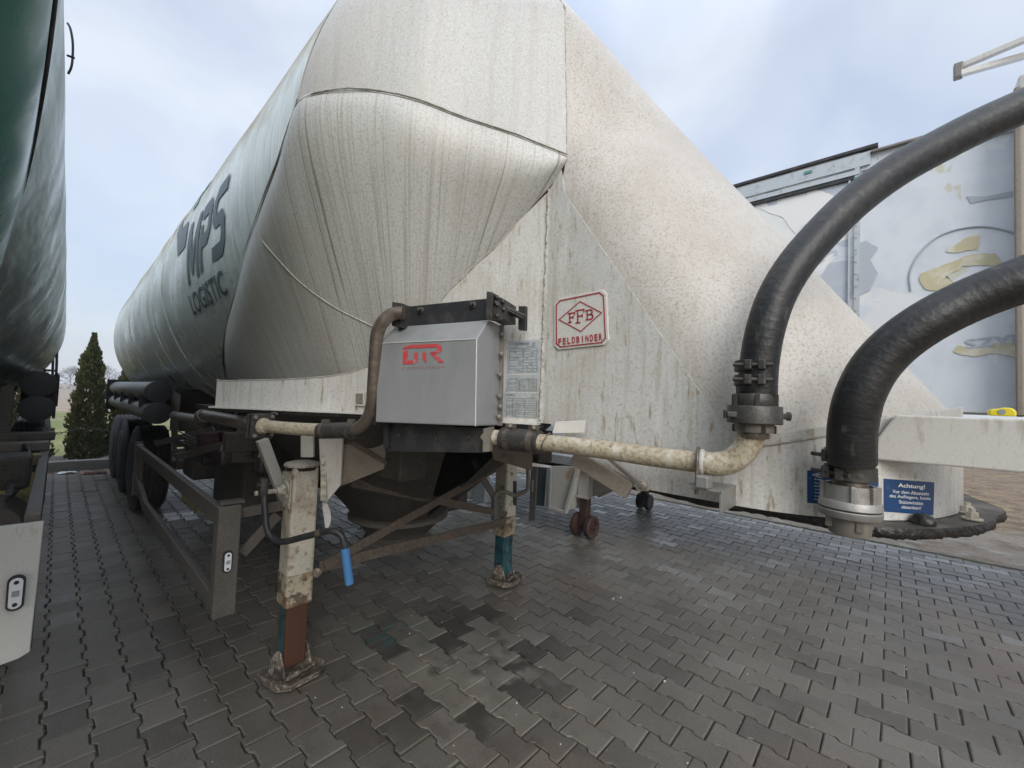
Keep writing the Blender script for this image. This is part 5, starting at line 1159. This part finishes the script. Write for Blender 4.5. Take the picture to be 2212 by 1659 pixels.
thuja(4.6, 12.4, 2.3, .5, 'conifer beyond the white silo trailer, hidden by its wheels', 4)
cm = MB(); p0, p1 = V(-1.0, 11.3, .60), V(.2, 11.3, .62)
for (a, b_) in (((-1.0), .35), (.5, 1.9)):
    for k in range(26):
        u = k/25; x = a+(b_-a)*u; z = .66-.12*math.sin(math.pi*u)
        M_ = Matrix.Rotation(math.pi/2*(k % 2), 3, 'X'); pts_ = [V(x, 11.3, z)+M_ @ V(.036*math.cos(q), 0, .018*math.sin(q)) for q in np.linspace(0, 2*math.pi, 10)]
        cm.tube(pts_, .008, 5)
CH_ = root('barrier_chain', (0.4, 11.3, 0), 'dark barrier chain hanging across the gap in front of the conifer', 'chain')
cm.build('links', MT['black'], CH_)
for x in (-1.0, 1.95): MB().lathe((x, 11.3, 0), (0, 0, 1), [(0, .03), (.7, .03), (.73, .012)], 12).build('post', MT['black'], CH_, 40)
def scrap(name, cx, cy, sx, sy, m, label, cat, seed):
    rg = random.Random(seed); rows = [[V(cx+sx*(i/8-.5)*(1+.2*rg.random()), cy+sy*(j/5-.5)*(1+.3*rg.random()), .012+.03*rg.random()*(1 if 0 < i < 8 else .3)) for i in range(9)] for j in range(6)]
    tag(MB().grid(rows).build(name, MT[m], fix=False, solid=.002), label, cat)
p = on(2, 145, 1019, .02); scrap('paper_scrap', p.x, p.y-.1, .20, .10, 'paper', 'crumpled white paper lying by the kerb between the trailers', 'litter', 3)
p = on(2, 205, 1019, .02); scrap('rag', p.x+.0, p.y-.12, .26, .12, 'redrag', 'flat dull red rag lying by the kerb near the wheels', 'litter', 4)
p = on(2, 226, 941, 0)
for (x, y, sx) in ((212, 928, .0),): pass
# bare trees far off
def bare(x, y, h_, label, seed):
    rg = random.Random(seed); m_ = MB(); tr = root('bare_tree', (x, y, 0), label, 'tree', 'bare trees on the horizon'); tk = MB()
    def grow(p, d, L, r, dep, mb):
        q = p+d*L; mb.tube([p, (p+q)/2+V(rg.uniform(-1, 1), 0, rg.uniform(-1, 1))*L*.05, q], lambda u: r*(1-.35*u), 4, cap=False)
        if dep == 0: return
        for k in range(rg.choice((3, 3, 4))):
            dd = (d*rg.uniform(.6, 1.1)+V(rg.uniform(-1, 1), rg.uniform(-1, 1), rg.uniform(-.1, .6))*.85).normalized()
            grow(p.lerp(q, rg.uniform(.55, 1)), dd, L*rg.uniform(.6, .8), r*.58, dep-1, m_)
    grow(V(x, y, 0), V(0, 0, 1), h_*.30, h_*.022, 5, tk)
    tk.build('trunk', MT['farbark'], tr, fix=False); m_.build('crown', MT['farbark'], tr, fix=False)
def gd(x, d): r = ray(x, 845); return V(r.x, r.y, 0)*d
for i, (x, d, h_, lb) in enumerate(((150, 95, 7.5, 'low bare tree far away, left of the conifer in the gap'), (172, 100, 8.5, 'bare tree far away just behind the left side of the lone conifer'), (222, 90, 8.5, 'tall spreading bare tree far away, right of the lone conifer'), (240, 120, 7, 'small bare tree far away beside the storage tubes of the white trailer'))):
    p = gd(x, d); bare(p.x, p.y, h_, lb, 10+i)
# far hedge and woodland strip
hm = MB(); rg = random.Random(4); hv, hf = [], []
for k in range(9000):
    x = rg.uniform(-60, 60); y = 150+rg.uniform(-4, 4); z = rg.random()**1.6*(3.2+1.6*math.sin(x*.21)+1.0*math.sin(x*.9)); s_ = rg.uniform(.15, .5)
    a = V(rg.uniform(-1, 1), rg.uniform(-1, 1), rg.uniform(-1, 1))*s_; b_ = V(rg.uniform(-1, 1), rg.uniform(-1, 1), rg.uniform(-1, 1))*s_
    n_ = len(hv); hv += [V(x, y, z), V(x, y, z)+a, V(x, y, z)+b_]; hf.append((n_, n_+1, n_+2))
tag(MB().add(hv, hf).build('far_hedge', MT['farbark'], fix=False), 'grey leafless hedge along the far edge of the fields', 'hedge', kind='stuff')
tag(T, 'dirty white silo tank trailer with red diamond badge, standing on two landing legs')
tag(T2, 'silo trailer at left edge with dark green tank front and grey-green barrel')

# ------------------------------------------------------------------ damp air over the fields
hz = MB().box((20, 60, 6.0), (260, 260, 14.2)).build('haze', bpy.data.materials.new('haze_air'), fix=False)
hm_ = hz.data.materials[0]; hm_.use_nodes = True; t = hm_.node_tree; t.nodes.clear()
ho = N(t, 'ShaderNodeOutputMaterial'); pv = N(t, 'ShaderNodeVolumePrincipled'); pv.inputs['Color'].default_value = (.86, .90, .96, 1); pv.inputs['Density'].default_value = .0022
t.links.new(pv.outputs[0], ho.inputs['Volume']); tag(hz, 'thin pale haze hanging over the yard and fields', kind='stuff')
